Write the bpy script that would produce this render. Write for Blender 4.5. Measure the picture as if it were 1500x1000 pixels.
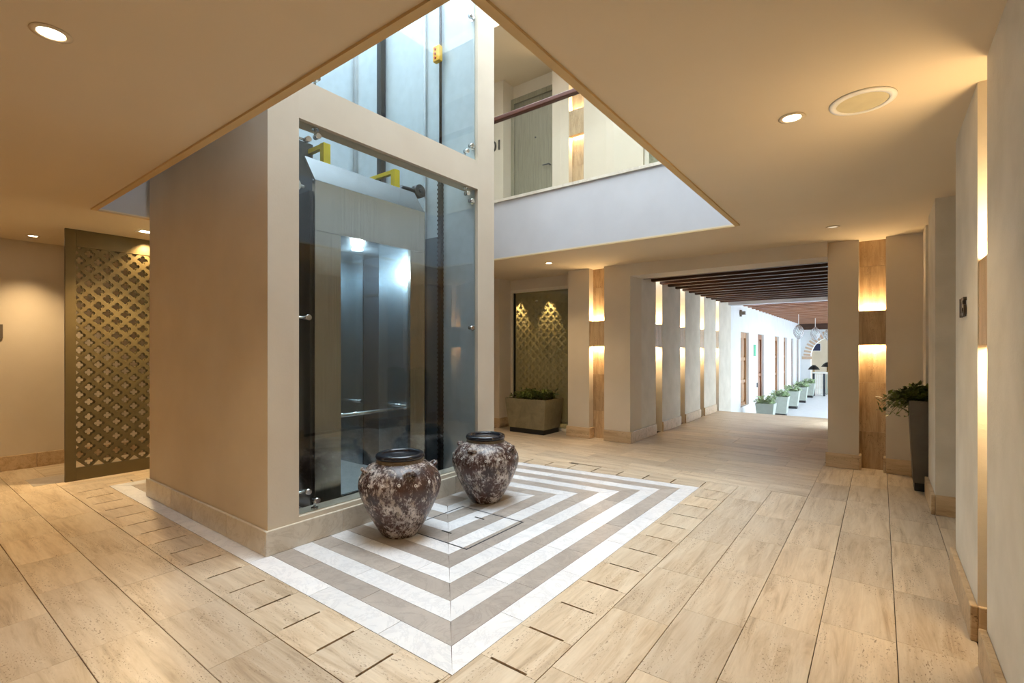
import bpy, math, random
from mathutils import Vector, Matrix
random.seed(7)
S = bpy.context.scene
for o in list(bpy.data.objects):
    bpy.data.objects.remove(o)
COL = S.collection

# ------------------------------------------------------------------ camera, sky, exposure
FPX, CX, CY, EYE = 716.0, 750.0, 512.7, 1.45
ANG = math.atan2(539, 716)
cam = bpy.data.cameras.new('camera')
cam.sensor_width = 36.0
cam.lens = FPX / 1500 * 36.0
cam.shift_x = 0.0
cam.shift_y = (CY - 500.0) / 1500.0
cam.clip_start = 0.02
cam_o = bpy.data.objects.new('camera', cam)
cam_o.location = (0, 0, EYE)
cam_o.rotation_euler = (math.pi / 2, 0, ANG)
COL.objects.link(cam_o)
S.camera = cam_o

W = bpy.data.worlds.new('sky')
S.world = W
W.use_nodes = True
bg = W.node_tree.nodes['Background']
bg.inputs[0].default_value = (0.80, 0.91, 1.0, 1)
bg.inputs[1].default_value = 13.0

S.view_settings.view_transform = 'Standard'
S.view_settings.look = 'None'
S.view_settings.exposure = 0.35
S.view_settings.gamma = 1.0
S.view_settings.use_curve_mapping = False
S.cycles.max_bounces = 10
S.cycles.diffuse_bounces = 6
S.cycles.glossy_bounces = 5
S.cycles.transmission_bounces = 6
S.cycles.transparent_max_bounces = 12
S.cycles.sample_clamp_indirect = 6.0
S.cycles.caustics_reflective = False
S.cycles.caustics_refractive = False
S.cycles.use_denoising = True

WARM = (1.0, 0.715, 0.385)
SPOT_W = 50.0
LED_W = 1.0


def portal(loc, rot, sx, sy):
    l = bpy.data.lights.new('sky_portal', 'AREA')
    l.shape = 'RECTANGLE'
    l.size, l.size_y = sx, sy
    l.cycles.is_portal = True
    o = bpy.data.objects.new('sky_portal', l)
    o.location, o.rotation_euler = loc, rot
    COL.objects.link(o)


portal((-3.6, 3.48, 7.55), (0, 0, 0), 4.7, 4.3)
portal((0.3, 20.5, 0.8), (0, math.pi / 2, 0), 3.0, 12.0)
portal((-0.15, 11.45, 1.05), (0, math.pi / 2, 0), 2.2, 1.0)


# ------------------------------------------------------------------ materials
def lin(c):
    return c / 12.92 if c <= 0.04045 else ((c + 0.055) / 1.055) ** 2.4


def rgb(r, g, b):
    return (lin(r / 255), lin(g / 255), lin(b / 255), 1)


class NT:
    def __init__(s, name):
        s.m = bpy.data.materials.new(name)
        s.m.use_nodes = True
        s.t = s.m.node_tree
        s.b = s.t.nodes['Principled BSDF']
        s.out = s.t.nodes['Material Output']

    def n(s, typ, **kw):
        nd = s.t.nodes.new(typ)
        for k, v in kw.items():
            if k in nd.inputs.keys():
                nd.inputs[k].default_value = v
            else:
                setattr(nd, k, v)
        return nd

    def l(s, a, b):
        s.t.links.new(a, b)

    def ramp(s, fac, stops, interp='LINEAR'):
        r = s.n('ShaderNodeValToRGB')
        r.color_ramp.interpolation = interp
        e = r.color_ramp.elements
        while len(e) < len(stops):
            e.new(0.5)
        for el, (p, c) in zip(e, stops):
            el.position, el.color = p, c
        s.l(fac, r.inputs[0])
        return r.outputs[0]

    def mix(s, fac, a, b, blend='MIX'):
        m = s.n('ShaderNodeMix', data_type='RGBA', blend_type=blend)
        for sock, v in ((m.inputs[0], fac), (m.inputs[6], a), (m.inputs[7], b)):
            if hasattr(v, 'links'):
                s.l(v, sock)
            else:
                sock.default_value = v
        return m.outputs[2]

    def coords(s, scale=(1, 1, 1), jitter=False):
        tc = s.n('ShaderNodeTexCoord')
        mp = s.n('ShaderNodeMapping')
        mp.inputs['Scale'].default_value = scale
        s.l(tc.outputs['Object'], mp.inputs['Vector'])
        if jitter:
            oi = s.n('ShaderNodeObjectInfo')
            mu = s.n('ShaderNodeMath', operation='MULTIPLY')
            mu.inputs[1].default_value = 53.0
            s.l(oi.outputs['Random'], mu.inputs[0])
            cb = s.n('ShaderNodeCombineXYZ')
            for i in range(3):
                s.l(mu.outputs[0], cb.inputs[i])
            s.l(cb.outputs[0], mp.inputs['Location'])
        return mp.outputs[0]

    def noise(s, vec, scale, detail=4, rough=0.55, dist=0.0):
        nz = s.n('ShaderNodeTexNoise')
        nz.inputs['Scale'].default_value = scale
        nz.inputs['Detail'].default_value = detail
        nz.inputs['Roughness'].default_value = rough
        nz.inputs['Distortion'].default_value = dist
        s.l(vec, nz.inputs['Vector'])
        return nz.outputs[0]

    def bump(s, h, strength, dist=0.01):
        b = s.n('ShaderNodeBump')
        b.inputs['Strength'].default_value = strength
        b.inputs['Distance'].default_value = dist
        s.l(h, b.inputs['Height'])
        s.l(b.outputs[0], s.b.inputs['Normal'])

    def base(s, c):
        if hasattr(c, 'links'):
            s.l(c, s.b.inputs['Base Color'])
        else:
            s.b.inputs['Base Color'].default_value = c

    def set(s, **kw):
        for k, v in kw.items():
            s.b.inputs[k].default_value = v
        return s


M = {}


def plaster(name, c1, c2, sc=2.0, bump=0.15):
    t = NT(name)
    v = t.coords()
    t.base(t.ramp(t.noise(v, sc, 5), [(0.3, c1), (0.7, c2)]))
    t.bump(t.noise(v, 60, 5, 0.6), bump, 0.004)
    t.set(Roughness=0.85)
    t.b.inputs['Specular IOR Level'].default_value = 0.25
    M[name] = t.m


plaster('plaster', rgb(207, 195, 176), rgb(214, 203, 185))
plaster('plaster_rough', rgb(204, 198, 184), rgb(221, 215, 202), 3.0, 0.4)
plaster('white_plaster', rgb(184, 185, 189), rgb(192, 193, 197))
plaster('ceiling_paint', rgb(212, 196, 168), rgb(216, 200, 173), 1.0, 0.05)
plaster('trim_paint', rgb(196, 170, 126), rgb(204, 178, 134), 1.0, 0.05)


def travertine(name, light, mid, dark, rough=0.32, pits=True, ax=0):
    def sc(a, b):
        return (a, b, b) if ax == 0 else (b, b, a)
    t = NT(name)
    n1 = t.noise(t.coords(sc(1.3, 11), True), 1.3, 7, 0.66, 0.7)
    c = t.ramp(n1, [(0.30, dark), (0.45, mid), (0.60, light)])
    fine = t.noise(t.coords(sc(5, 60), True), 1.0, 4, 0.6)
    c = t.mix(1.0, c, t.ramp(fine, [(0.3, (0.90, 0.88, 0.85, 1)), (0.7, (1.05, 1.04, 1.03, 1))]), 'MULTIPLY')
    cl = t.noise(t.coords(sc(2.2, 3.6), True), 1.1, 4)
    c = t.mix(t.ramp(cl, [(0.35, (0, 0, 0, 1)), (0.75, (0.6, 0.6, 0.6, 1))]), c, light)
    oi = t.n('ShaderNodeObjectInfo')
    vr = t.ramp(oi.outputs['Random'], [(0, (0.80, 0.79, 0.78, 1)), (0.5, (0.93, 0.92, 0.90, 1)), (1, (1.03, 1.0, 0.95, 1))])
    c = t.mix(1.0, c, vr, 'MULTIPLY')
    if pits:
        p = t.noise(t.coords(sc(55, 130), True), 1.0, 3, 0.55)
        zone = t.noise(t.coords(sc(2.0, 9), True), 1.2, 4, 0.6)
        pm = t.n('ShaderNodeMath', operation='MULTIPLY')
        t.l(t.ramp(p, [(0.58, (0, 0, 0, 1)), (0.66, (0.85, 0.85, 0.85, 1))]), pm.inputs[0])
        t.l(t.ramp(zone, [(0.46, (0, 0, 0, 1)), (0.60, (1, 1, 1, 1))]), pm.inputs[1])
        c = t.mix(pm.outputs[0], c, rgb(108, 84, 60))
        inv = t.n('ShaderNodeMath', operation='SUBTRACT')
        inv.inputs[0].default_value = 1.0
        t.l(pm.outputs[0], inv.inputs[1])
        t.bump(inv.outputs[0], 0.3, 0.003)
    t.base(c)
    t.set(Roughness=rough)
    t.b.inputs['Specular IOR Level'].default_value = 0.4
    M[name] = t.m


travertine('travertine', rgb(212, 198, 177), rgb(196, 178, 153), rgb(158, 138, 114), 0.38)
travertine('travertine_base', rgb(214, 190, 156), rgb(196, 170, 134), rgb(160, 134, 102), 0.4)
travertine('travertine_clad', rgb(204, 178, 142), rgb(178, 150, 114), rgb(140, 114, 82), 0.5, ax=2)


def marble(name, c1, c2, vein, rough=0.25, amt=0.35):
    t = NT(name)
    v = t.coords((1, 1, 1), True)
    c = t.ramp(t.noise(v, 5, 6, 0.65, 0.6), [(0.3, c1), (0.7, c2)])
    vn = t.noise(v, 3.0, 8, 0.7, 2.2)
    k = t.ramp(vn, [(0.46, (0, 0, 0, 1)), (0.5, (amt, amt, amt, 1)), (0.54, (0, 0, 0, 1))])
    c = t.mix(k, c, vein)
    oi = t.n('ShaderNodeObjectInfo')
    c = t.mix(1.0, c, t.ramp(oi.outputs['Random'], [(0, (0.86, 0.86, 0.86, 1)), (1, (1, 1, 1, 1))]), 'MULTIPLY')
    t.base(c)
    t.set(Roughness=rough)
    M[name] = t.m


marble('marble_white', rgb(232, 233, 236), rgb(244, 244, 244), rgb(196, 198, 204))
marble('marble_grey', rgb(168, 159, 151), rgb(190, 181, 172), rgb(146, 136, 128), 0.35, 0.4)
marble('marble_base', rgb(212, 202, 184), rgb(228, 220, 204), rgb(176, 160, 136), 0.3, 0.35)


def plain(name, c, rough=0.6, metal=0.0, spec=0.5, **kw):
    t = NT(name)
    v = t.coords()
    k = t.ramp(t.noise(v, 9, 4), [(0.3, (0.92, 0.92, 0.92, 1)), (0.7, (1.04, 1.04, 1.04, 1))])
    t.base(t.mix(1.0, c, k, 'MULTIPLY'))
    t.set(Roughness=rough, Metallic=metal)
    t.b.inputs['Specular IOR Level'].default_value = spec
    for a, b in kw.items():
        t.b.inputs[a].default_value = b
    M[name] = t.m
    return t


plain('grout', rgb(64, 46, 32), 0.9)
plain('grout_light', rgb(150, 140, 126), 0.9)
plain('black', rgb(18, 18, 18), 0.5)
plain('black_rubber', rgb(12, 12, 13), 0.7)
plain('dark_steel', rgb(56, 62, 70), 0.45, 0.5)
plaster('terrace_plaster', rgb(222, 225, 226), rgb(230, 233, 234))
plain('shaft_wall', rgb(178, 193, 203), 0.4)
plain('shaft_shade', rgb(92, 106, 118), 0.5)  # shadow tone of the lower shaft wall
plain('hood_steel', rgb(118, 122, 126), 0.42, 0.9)
plain('chrome', rgb(205, 205, 205), 0.18, 1.0)
plain('yellow', rgb(212, 190, 22), 0.5)
plain('box_yellow', rgb(226, 170, 20), 0.5)
plain('red', rgb(190, 40, 20), 0.5)
plain('white_paint', rgb(238, 236, 230), 0.5)
plain('speaker_grille', rgb(206, 194, 158), 0.7)
plain('window_frame', rgb(226, 218, 200), 0.4, 0.0)
plain('terrace_floor', rgb(192, 196, 202), 0.35)
plain('pale_planter', rgb(160, 168, 158), 0.6)
plain('green_sign', rgb(40, 170, 120), 0.5)
plain('sign_grey', rgb(120, 110, 98), 0.45, 0.4)
plain('numeral', rgb(74, 66, 58), 0.4, 0.6)
plain('numeral_dark', rgb(30, 28, 26), 0.5)
plain('brass', rgb(190, 150, 80), 0.3, 1.0)
plain('screen_metal', rgb(98, 84, 52), 0.40, 0.3)
plain('screen_white', rgb(196, 186, 158), 0.5)
plain('soil', rgb(48, 34, 24), 0.95)
plain('tv_screen', rgb(30, 34, 70), 0.2)
plain('chair_wood', rgb(190, 150, 90), 0.5)
plain('brick', rgb(206, 178, 152), 0.85)

# brushed stainless steel
t = NT('steel')
v = t.coords((220, 220, 1.2))
k = t.noise(v, 1.0, 3)
t.base(t.ramp(k, [(0.3, rgb(166, 160, 150)), (0.7, rgb(184, 178, 168))]))
t.set(Metallic=1.0, Roughness=0.26, Anisotropic=0.75)
tg = t.n('ShaderNodeTangent', direction_type='RADIAL', axis='Z')
t.l(tg.outputs[0], t.b.inputs['Tangent'])
M['steel'] = t.m
t = NT('car_steel')
v = t.coords((3, 3, 0.6))
k = t.noise(v, 2.0, 4)
t.base(t.ramp(k, [(0.3, rgb(128, 140, 148)), (0.7, rgb(160, 172, 180))]))
t.set(Metallic=0.9, Roughness=0.27)
M['car_steel'] = t.m


def wood(name, c1, c2, c3, ax=(1, 12, 12), rough=0.5):
    t = NT(name)
    v = t.coords(ax, True)
    n = t.noise(v, 2.2, 6, 0.6, 0.5)
    t.base(t.ramp(n, [(0.3, c1), (0.5, c2), (0.7, c3)]))
    t.bump(n, 0.1, 0.003)
    t.set(Roughness=rough)
    M[name] = t.m


wood('wood_dark', rgb(50, 30, 18), rgb(66, 40, 24), rgb(84, 52, 30))
wood('wood_board', rgb(120, 82, 52), rgb(142, 100, 64), rgb(160, 116, 76))
wood('wood_terrace', rgb(126, 84, 58), rgb(150, 104, 74), rgb(168, 120, 88))
wood('wood_door', rgb(108, 68, 42), rgb(134, 88, 56), rgb(156, 106, 70), (12, 12, 1))
wood('wood_shutter', rgb(136, 98, 64), rgb(158, 118, 80), rgb(178, 136, 94), (12, 12, 1))
wood('wood_rail', rgb(62, 28, 17), rgb(78, 36, 22), rgb(96, 46, 28), (1, 10, 10), 0.5)
wood('grey_door', rgb(122, 117, 100), rgb(134, 129, 110), rgb(146, 141, 122), (16, 16, 1))


def glass(name, tint, refl=1.0, rough=0.0, body=None):
    t = NT(name)
    t.t.nodes.remove(t.b)
    tr = t.n('ShaderNodeBsdfTransparent')
    tr.inputs[0].default_value = tint
    gl = t.n('ShaderNodeBsdfGlossy')
    gl.inputs['Roughness'].default_value = rough
    gl.inputs['Color'].default_value = (refl, refl, refl, 1)
    fr = t.n('ShaderNodeFresnel')
    ge = t.n('ShaderNodeNewGeometry')        # same 1.5 index seen from either side of a face
    mr = t.n('ShaderNodeMapRange')
    mr.inputs['To Min'].default_value = 1.5
    mr.inputs['To Max'].default_value = 1 / 1.5
    t.l(ge.outputs['Backfacing'], mr.inputs['Value'])
    t.l(mr.outputs[0], fr.inputs[0])
    mx = t.n('ShaderNodeMixShader')
    t.l(fr.outputs[0], mx.inputs[0])
    if body:                                 # back-painted film: part diffuse
        df = t.n('ShaderNodeBsdfDiffuse')
        df.inputs[0].default_value = body[0]
        m2 = t.n('ShaderNodeMixShader')
        m2.inputs[0].default_value = body[1]
        t.l(tr.outputs[0], m2.inputs[1])
        t.l(df.outputs[0], m2.inputs[2])
        t.l(m2.outputs[0], mx.inputs[1])
    else:
        t.l(tr.outputs[0], mx.inputs[1])
    t.l(gl.outputs[0], mx.inputs[2])
    t.l(mx.outputs[0], t.out.inputs['Surface'])
    M[name] = t.m


glass('clear_glass', (0.935, 0.965, 0.965, 1))
glass('rail_glass', (0.95, 0.97, 0.96, 1))
glass('window_glass', (0.80, 0.80, 0.66, 1), body=(rgb(172, 170, 144), 0.36))


def emit(name, c, s):
    t = NT(name)
    t.base((0, 0, 0, 1))
    t.b.inputs['Emission Color'].default_value = c
    t.b.inputs['Emission Strength'].default_value = s
    M[name] = t.m


emit('lamp_warm', (1, 0.86, 0.62, 1), 14.0)
emit('lamp_off', (1, 0.86, 0.62, 1), 0.55)
emit('lamp_cool', (0.85, 0.94, 1, 1), 22.0)
emit('led_warm', (1, 0.80, 0.46, 1), 5.0)

# glazed jar: dark brown glaze under crusty pale patches
t = NT('jar_glaze')
v = t.coords((1, 1, 0.8))
a = t.noise(t.coords((1, 1, 0.75)), 17, 9, 0.80, 0.2)
b = t.noise(t.coords((1, 1, 0.35)), 55, 6, 0.78, 0.4)
fl = t.noise(t.coords((1, 1, 0.8)), 4.5, 3)
ad = t.n('ShaderNodeMath', operation='ADD')
t.l(a, ad.inputs[0])
mu = t.n('ShaderNodeMath', operation='MULTIPLY')
mu.inputs[1].default_value = 0.8
t.l(b, mu.inputs[0])
t.l(mu.outputs[0], ad.inputs[1])
a2 = t.n('ShaderNodeMath', operation='MULTIPLY_ADD')
a2.inputs[1].default_value = 0.35
t.l(fl, a2.inputs[0])
t.l(ad.outputs[0], a2.inputs[2])
patch = t.ramp(a2.outputs[0], [(0.0, (0, 0, 0, 1)), (1.0, (1, 1, 1, 1))])
sb_ = t.n('ShaderNodeMapRange')
sb_.inputs['From Min'].default_value = 1.07
sb_.inputs['From Max'].default_value = 1.20
t.l(a2.outputs[0], sb_.inputs['Value'])
patch = sb_.outputs[0]
dark = t.ramp(t.noise(t.coords(), 7, 4), [(0.3, rgb(50, 33, 28)), (0.7, rgb(84, 58, 52))])
pale = t.ramp(t.noise(t.coords(), 12, 4), [(0.3, rgb(160, 143, 124)), (0.7, rgb(216, 208, 204))])
t.base(t.mix(patch, dark, pale))
t.l(t.ramp(patch, [(0, (0.22, 0.22, 0.22, 1)), (1, (0.6, 0.6, 0.6, 1))]), t.b.inputs['Roughness'])
t.bump(a2.outputs[0], 0.35, 0.006)
M['jar_glaze'] = t.m
plain('jar_rim', rgb(30, 30, 36), 0.18)
plain('jar_neck', rgb(120, 104, 78), 0.5)
plain('jar_ring', rgb(216, 212, 206), 0.5)

# grey stone planters
t = NT('planter_stone')
v = t.coords()
t.base(t.ramp(t.noise(v, 6, 6, 0.65, 0.8), [(0.3, rgb(120, 110, 84)), (0.7, rgb(146, 136, 106))]))
t.set(Roughness=0.5)
M['planter_stone'] = t.m
t = NT('planter_dark')
t.base(t.ramp(t.noise(t.coords(), 6, 6), [(0.3, rgb(86, 78, 68)), (0.7, rgb(100, 92, 80))]))
t.set(Roughness=0.5)
M['planter_dark'] = t.m
for nm, c1, c2 in (('leaf_dark', rgb(58, 74, 30), rgb(126, 138, 66)), ('leaf_pale', rgb(140, 168, 118), rgb(204, 220, 184))):
    t = NT(nm)
    t.base(t.ramp(t.noise(t.coords(), 14, 2), [(0.35, c1), (0.65, c2)]))
    t.set(Roughness=0.4)
    M[nm] = t.m


# ------------------------------------------------------------------ mesh helpers
class MB:
    def __init__(s):
        s.v, s.f, s.sm = [], [], []

    def add(s, vs, fs, smooth=False):
        b = len(s.v)
        s.v += [tuple(p) for p in vs]
        s.f += [tuple(i + b for i in f) for f in fs]
        s.sm += [smooth] * len(fs)
        return s

    def box(s, lo, hi):
        (x0, y0, z0), (x1, y1, z1) = lo, hi
        vs = [(x0, y0, z0), (x1, y0, z0), (x1, y1, z0), (x0, y1, z0), (x0, y0, z1), (x1, y0, z1), (x1, y1, z1), (x0, y1, z1)]
        return s.add(vs, [(0, 3, 2, 1), (4, 5, 6, 7), (0, 1, 5, 4), (1, 2, 6, 5), (2, 3, 7, 6), (3, 0, 4, 7)])

    def prism(s, poly, z0, z1):
        n = len(poly)
        area = sum(poly[i][0] * poly[(i + 1) % n][1] - poly[(i + 1) % n][0] * poly[i][1] for i in range(n))
        if area < 0:
            poly = poly[::-1]
        vs = [(x, y, z0) for x, y in poly] + [(x, y, z1) for x, y in poly]
        fs = [tuple(range(n - 1, -1, -1)), tuple(range(n, 2 * n))]
        fs += [(i, (i + 1) % n, n + (i + 1) % n, n + i) for i in range(n)]
        return s.add(vs, fs)

    def frustum(s, c, a0, b0, a1, b1, z0, z1):
        x, y = c
        vs = [(x - a0, y - b0, z0), (x + a0, y - b0, z0), (x + a0, y + b0, z0), (x - a0, y + b0, z0),
              (x - a1, y - b1, z1), (x + a1, y - b1, z1), (x + a1, y + b1, z1), (x - a1, y + b1, z1)]
        return s.add(vs, [(0, 3, 2, 1), (4, 5, 6, 7), (0, 1, 5, 4), (1, 2, 6, 5), (2, 3, 7, 6), (3, 0, 4, 7)])

    def lathe(s, prof, n=32, c=(0, 0, 0), smooth=True, closed=False):
        vs, fs = [], []
        m = len(prof)
        for r, z in prof:
            for i in range(n):
                a = 2 * math.pi * i / n
                vs.append((c[0] + r * math.cos(a), c[1] + r * math.sin(a), c[2] + z))
        rng = range(m) if closed else range(m - 1)
        for j in rng:
            k = (j + 1) % m
            for i in range(n):
                i2 = (i + 1) % n
                fs.append((j * n + i, j * n + i2, k * n + i2, k * n + i))
        s.add(vs, fs, smooth)
        if not closed:
            b = len(s.v) - m * n
            if prof[0][0] > 1e-5:
                s.f.append(tuple(b + i for i in range(n - 1, -1, -1))); s.sm.append(False)
            if prof[-1][0] > 1e-5:
                s.f.append(tuple(b + (m - 1) * n + i for i in range(n))); s.sm.append(False)
        return s

    def tube(s, pts, r, n=10, cap=True):
        pts = [Vector(p) for p in pts]
        m = len(pts)
        rs = r if isinstance(r, (list, tuple)) else [r] * m
        vs, fs = [], []
        up = None
        for i, p in enumerate(pts):
            d = (pts[min(i + 1, m - 1)] - pts[max(i - 1, 0)]).normalized()
            if up is None:
                up = Vector((0, 0, 1)) if abs(d.z) < 0.9 else Vector((1, 0, 0))
            a = d.cross(up).normalized()
            up = a.cross(d).normalized()
            for k in range(n):
                t_ = 2 * math.pi * k / n
                vs.append(p + (a * math.cos(t_) + up * math.sin(t_)) * rs[i])
        for i in range(m - 1):
            for k in range(n):
                k2 = (k + 1) % n
                fs.append((i * n + k, i * n + k2, (i + 1) * n + k2, (i + 1) * n + k))
        s.add(vs, fs, True)
        if cap:
            b = len(s.v) - m * n
            s.f.append(tuple(b + k for k in range(n - 1, -1, -1))); s.sm.append(False)
            s.f.append(tuple(b + (m - 1) * n + k for k in range(n))); s.sm.append(False)
        return s

    def torus(s, c, R, r, axis=(0, 0, 1), n=24, k=8):
        ax = Vector(axis).normalized()
        u = ax.orthogonal().normalized()
        w = ax.cross(u)
        vs, fs = [], []
        for i in range(n):
            a = 2 * math.pi * i / n
            d = u * math.cos(a) + w * math.sin(a)
            for j in range(k):
                b = 2 * math.pi * j / k
                vs.append(Vector(c) + d * (R + r * math.cos(b)) + ax * r * math.sin(b))
        for i in range(n):
            for j in range(k):
                i2, j2 = (i + 1) % n, (j + 1) % k
                fs.append((i * k + j, i2 * k + j, i2 * k + j2, i * k + j2))
        return s.add(vs, fs, True)

    def disc(s, c, r, h, n=28):
        """short cylinder, base at c, height h (may be negative)"""
        return s.lathe([(r, min(0, h)), (r, max(0, h))], n, c, False)

    def build(s, name, mat, parent=None, origin=None, bevel=0.0, local=False):
        """vertices are world coordinates unless local; the origin goes to their centre"""
        me = bpy.data.meshes.new(name)
        vs = s.v
        if local:
            org = Vector((0, 0, 0))
        else:
            if origin is None:
                lo = [min(p[i] for p in vs) for i in range(3)]
                hi = [max(p[i] for p in vs) for i in range(3)]
                origin = [(a + b) / 2 for a, b in zip(lo, hi)]
            org = Vector(origin)
        me.from_pydata([Vector(p) - org for p in vs], [], s.f)
        me.materials.append(M[mat] if isinstance(mat, str) else mat)
        if any(s.sm):
            me.polygons.foreach_set('use_smooth', s.sm)
        me.update()
        o = bpy.data.objects.new(name, me)
        COL.objects.link(o)
        o.location = org
        if parent is not None:
            o.parent = parent
            if not local:
                w = Vector((0, 0, 0))
                q = parent
                while q is not None:
                    w += q.location
                    q = q.parent
                o.location = org - w
        if bevel > 0:
            md = o.modifiers.new('bevel', 'BEVEL')
            md.width = bevel
            md.segments = 2
            md.limit_method = 'ANGLE'
        return o


def box(name, lo, hi, mat, parent=None, bevel=0.0, origin=None):
    return MB().box(lo, hi).build(name, mat, parent, origin, bevel)


def tag(o, label=None, cat=None, group=None, kind=None):
    for k, v in (('label', label), ('category', cat), ('group', group), ('kind', kind)):
        if v:
            o[k] = v
    return o


def struct(o):
    o['kind'] = 'structure'
    return o


def thing(name, label, cat, loc=(0, 0, 0), rz=0.0, group=None):
    o = bpy.data.objects.new(name, None)
    o.empty_display_size = 0.1
    COL.objects.link(o)
    o.location = loc
    o.rotation_euler = (0, 0, rz)
    return tag(o, label, cat, group)


def kids(o):
    return [c for c in bpy.data.objects if c.parent == o]


def copy_tree(o, parent=None):
    c = o.copy()
    COL.objects.link(c)
    if parent is not None:
        c.parent = parent
    for ch in kids(o):
        copy_tree(ch, c)
    return c


def light(name, typ, loc, energy, color, parent=None, **kw):
    l = bpy.data.lights.new(name, typ)
    l.energy, l.color = energy, color
    rot = kw.pop('rot', None)
    for k, v in kw.items():
        setattr(l, k, v)
    o = bpy.data.objects.new(name, l)
    COL.objects.link(o)
    o.location = loc
    if rot:
        o.rotation_euler = rot
    if parent is not None:
        o.parent = parent
    return o


H = 2.79          # ceiling of the ground floor
YF = 7.17         # far wall face
XR = 0.39         # right wall face
XL = -8.39        # left wall face
OX0, OX1, OY0, OY1 = -5.95, -1.24, 1.34, 5.62     # atrium opening
SF = 3.64         # upper floor level

# ------------------------------------------------------------------ floor
floor = box('floor', (-8.7, -3.2, -0.20), (1.3, 12.32, -0.010), 'grout')
struct(floor)
box('floor', (-5.2, 12.32, -0.80), (6.0, 28.4, -0.62), 'terrace_floor')['kind'] = 'structure'
box('stair_riser', (-5.2, 12.30, -0.62), (6.0, 12.36, -0.2), 'travertine_base', floor)

_mesh_cache = {}
TH = 0.03


def tile_mesh(lx, ly, mat, notch=None):
    key = (round(lx, 4), round(ly, 4), mat, notch)
    if key in _mesh_cache:
        return _mesh_cache[key]
    a, b, c = lx / 2, ly / 2, 0.0015
    mb = MB()
    if notch:   # a drain slot cut from the middle of the -x side
        y0, y1, w = notch
        poly = [(-a, -b), (a, -b), (a, b), (-a, b), (-a, y1), (-a + w, y1), (-a + w, y0), (-a, y0)]
        mb.prism(poly, -TH, 0)
    else:
        vs = [(-a, -b, -TH), (a, -b, -TH), (a, b, -TH), (-a, b, -TH),
              (-a, -b, -c), (a, -b, -c), (a, b, -c), (-a, b, -c),
              (-a + c, -b + c, 0), (a - c, -b + c, 0), (a - c, b - c, 0), (-a + c, b - c, 0)]
        fs = [(0, 1, 5, 4), (1, 2, 6, 5), (2, 3, 7, 6), (3, 0, 4, 7), (4, 5, 9, 8), (5, 6, 10, 9), (6, 7, 11, 10), (7, 4, 8, 11), (8, 9, 10, 11)]
        mb.add(vs, fs)
    me = bpy.data.meshes.new('tile')
    me.from_pydata(mb.v, [], mb.f)
    me.materials.append(M[mat])
    me.update()
    _mesh_cache[key] = me
    return me


FLOC = floor.location.copy()


def tile(cx, cy, lx, ly, rz=0.0, mat='travertine', notch=None, name='floor_tile', parent=None, z=None):
    """lx runs along the grain"""
    o = bpy.data.objects.new(name, tile_mesh(lx, ly, mat, notch))
    COL.objects.link(o)
    o.parent = parent or floor
    o.location = Vector((cx, cy, random.uniform(-0.0006, 0.0004) if z is None else z)) - FLOC
    o.rotation_euler = (0, 0, rz)
    return o


GL, GS = 0.0035, 0.0012      # long and short joints


def tile_run(a0, a1, lat0, lat1, along, joints=None, name='floor_tile', lens=(0.64, 0.64, 0.96)):
    """a row of tiles from a0 to a1 along x or y, between lat0 and lat1 across"""
    js = [a0]
    if joints:
        js += [j for j in sorted(joints) if a0 + 0.1 < j < a1 - 0.1]
        nxt = js[-1]
    p = js[-1]
    while p < a1 - 0.12:
        p += random.choice(lens)
        if a1 - p < 0.22:
            p = a1
        js.append(min(p, a1))
    js = sorted(set(js))
    if js[-1] < a1:
        js.append(a1)
    for s0, s1 in zip(js, js[1:]):
        L, w = s1 - s0 - GS, lat1 - lat0 - GL
        if along == 'x':
            tile((s0 + s1) / 2, (lat0 + lat1) / 2, L, w, random.choice((0, math.pi)), name=name)
        else:
            tile((lat0 + lat1) / 2, (s0 + s1) / 2, L, w, random.choice((math.pi / 2, -math.pi / 2)), name=name)


# right part: columns that run along y
cols = [(-1.205, -0.888, [1.25, 1.9, 2.55, 3.2, 3.86, 4.5, 5.15]), (-0.888, -0.571, [0.9, 1.54, 2.12, 2.77, 3.44, 4.1, 4.75]),
        (-0.571, -0.254, [1.0, 1.63, 2.27, 2.91, 3.55, 4.19, 4.85, 5.66, 6.3]), (-0.254, 0.066, [0.5, 1.15, 1.8, 2.44, 3.08, 3.74, 4.71, 5.74, 6.4]),
        (0.066, 0.386, [1.5, 2.45, 3.1, 3.75, 4.72, 5.36, 6.0]), (0.386, 0.706, [4.4, 5.3, 6.2])]
for i, (x0, x1, js) in enumerate(cols):
    yend = 5.62 if i < 2 else 7.44
    tile_run(-0.35 if i < 5 else 4.24, yend, x0, x1, 'y', [-0.0] + js)
# left part: rows that run along x
rows = [(0.94, 1.2615, [-7.6, -6.95, -6.3, -5.65, -5.0, -4.36, -3.715, -3.083, -2.44, -1.8]),
        (0.618, 0.94, [-7.9, -7.2, -6.56, -5.9, -5.25, -4.625, -4.0, -3.06, -2.1]),
        (0.297, 0.618, [-7.5, -6.86, -5.9, -5.1, -4.3, -3.67, -3.04, -2.4]), (-0.024, 0.297, [-6.5, -4.6, -3.3]), (-0.345, -0.024, [-5, -3.6])]
for y0, y1, js in rows[:4]:
    tile_run(-8.39, -1.205, y0, y1, 'x', js)
# beyond the lattice screen: columns along y on the left, behind the shaft
for k in range(6):
    x0 = -8.39 + 0.28 * k
    tile_run(1.2615, 3.8, x0, x0 + 0.28, 'y')
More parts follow.
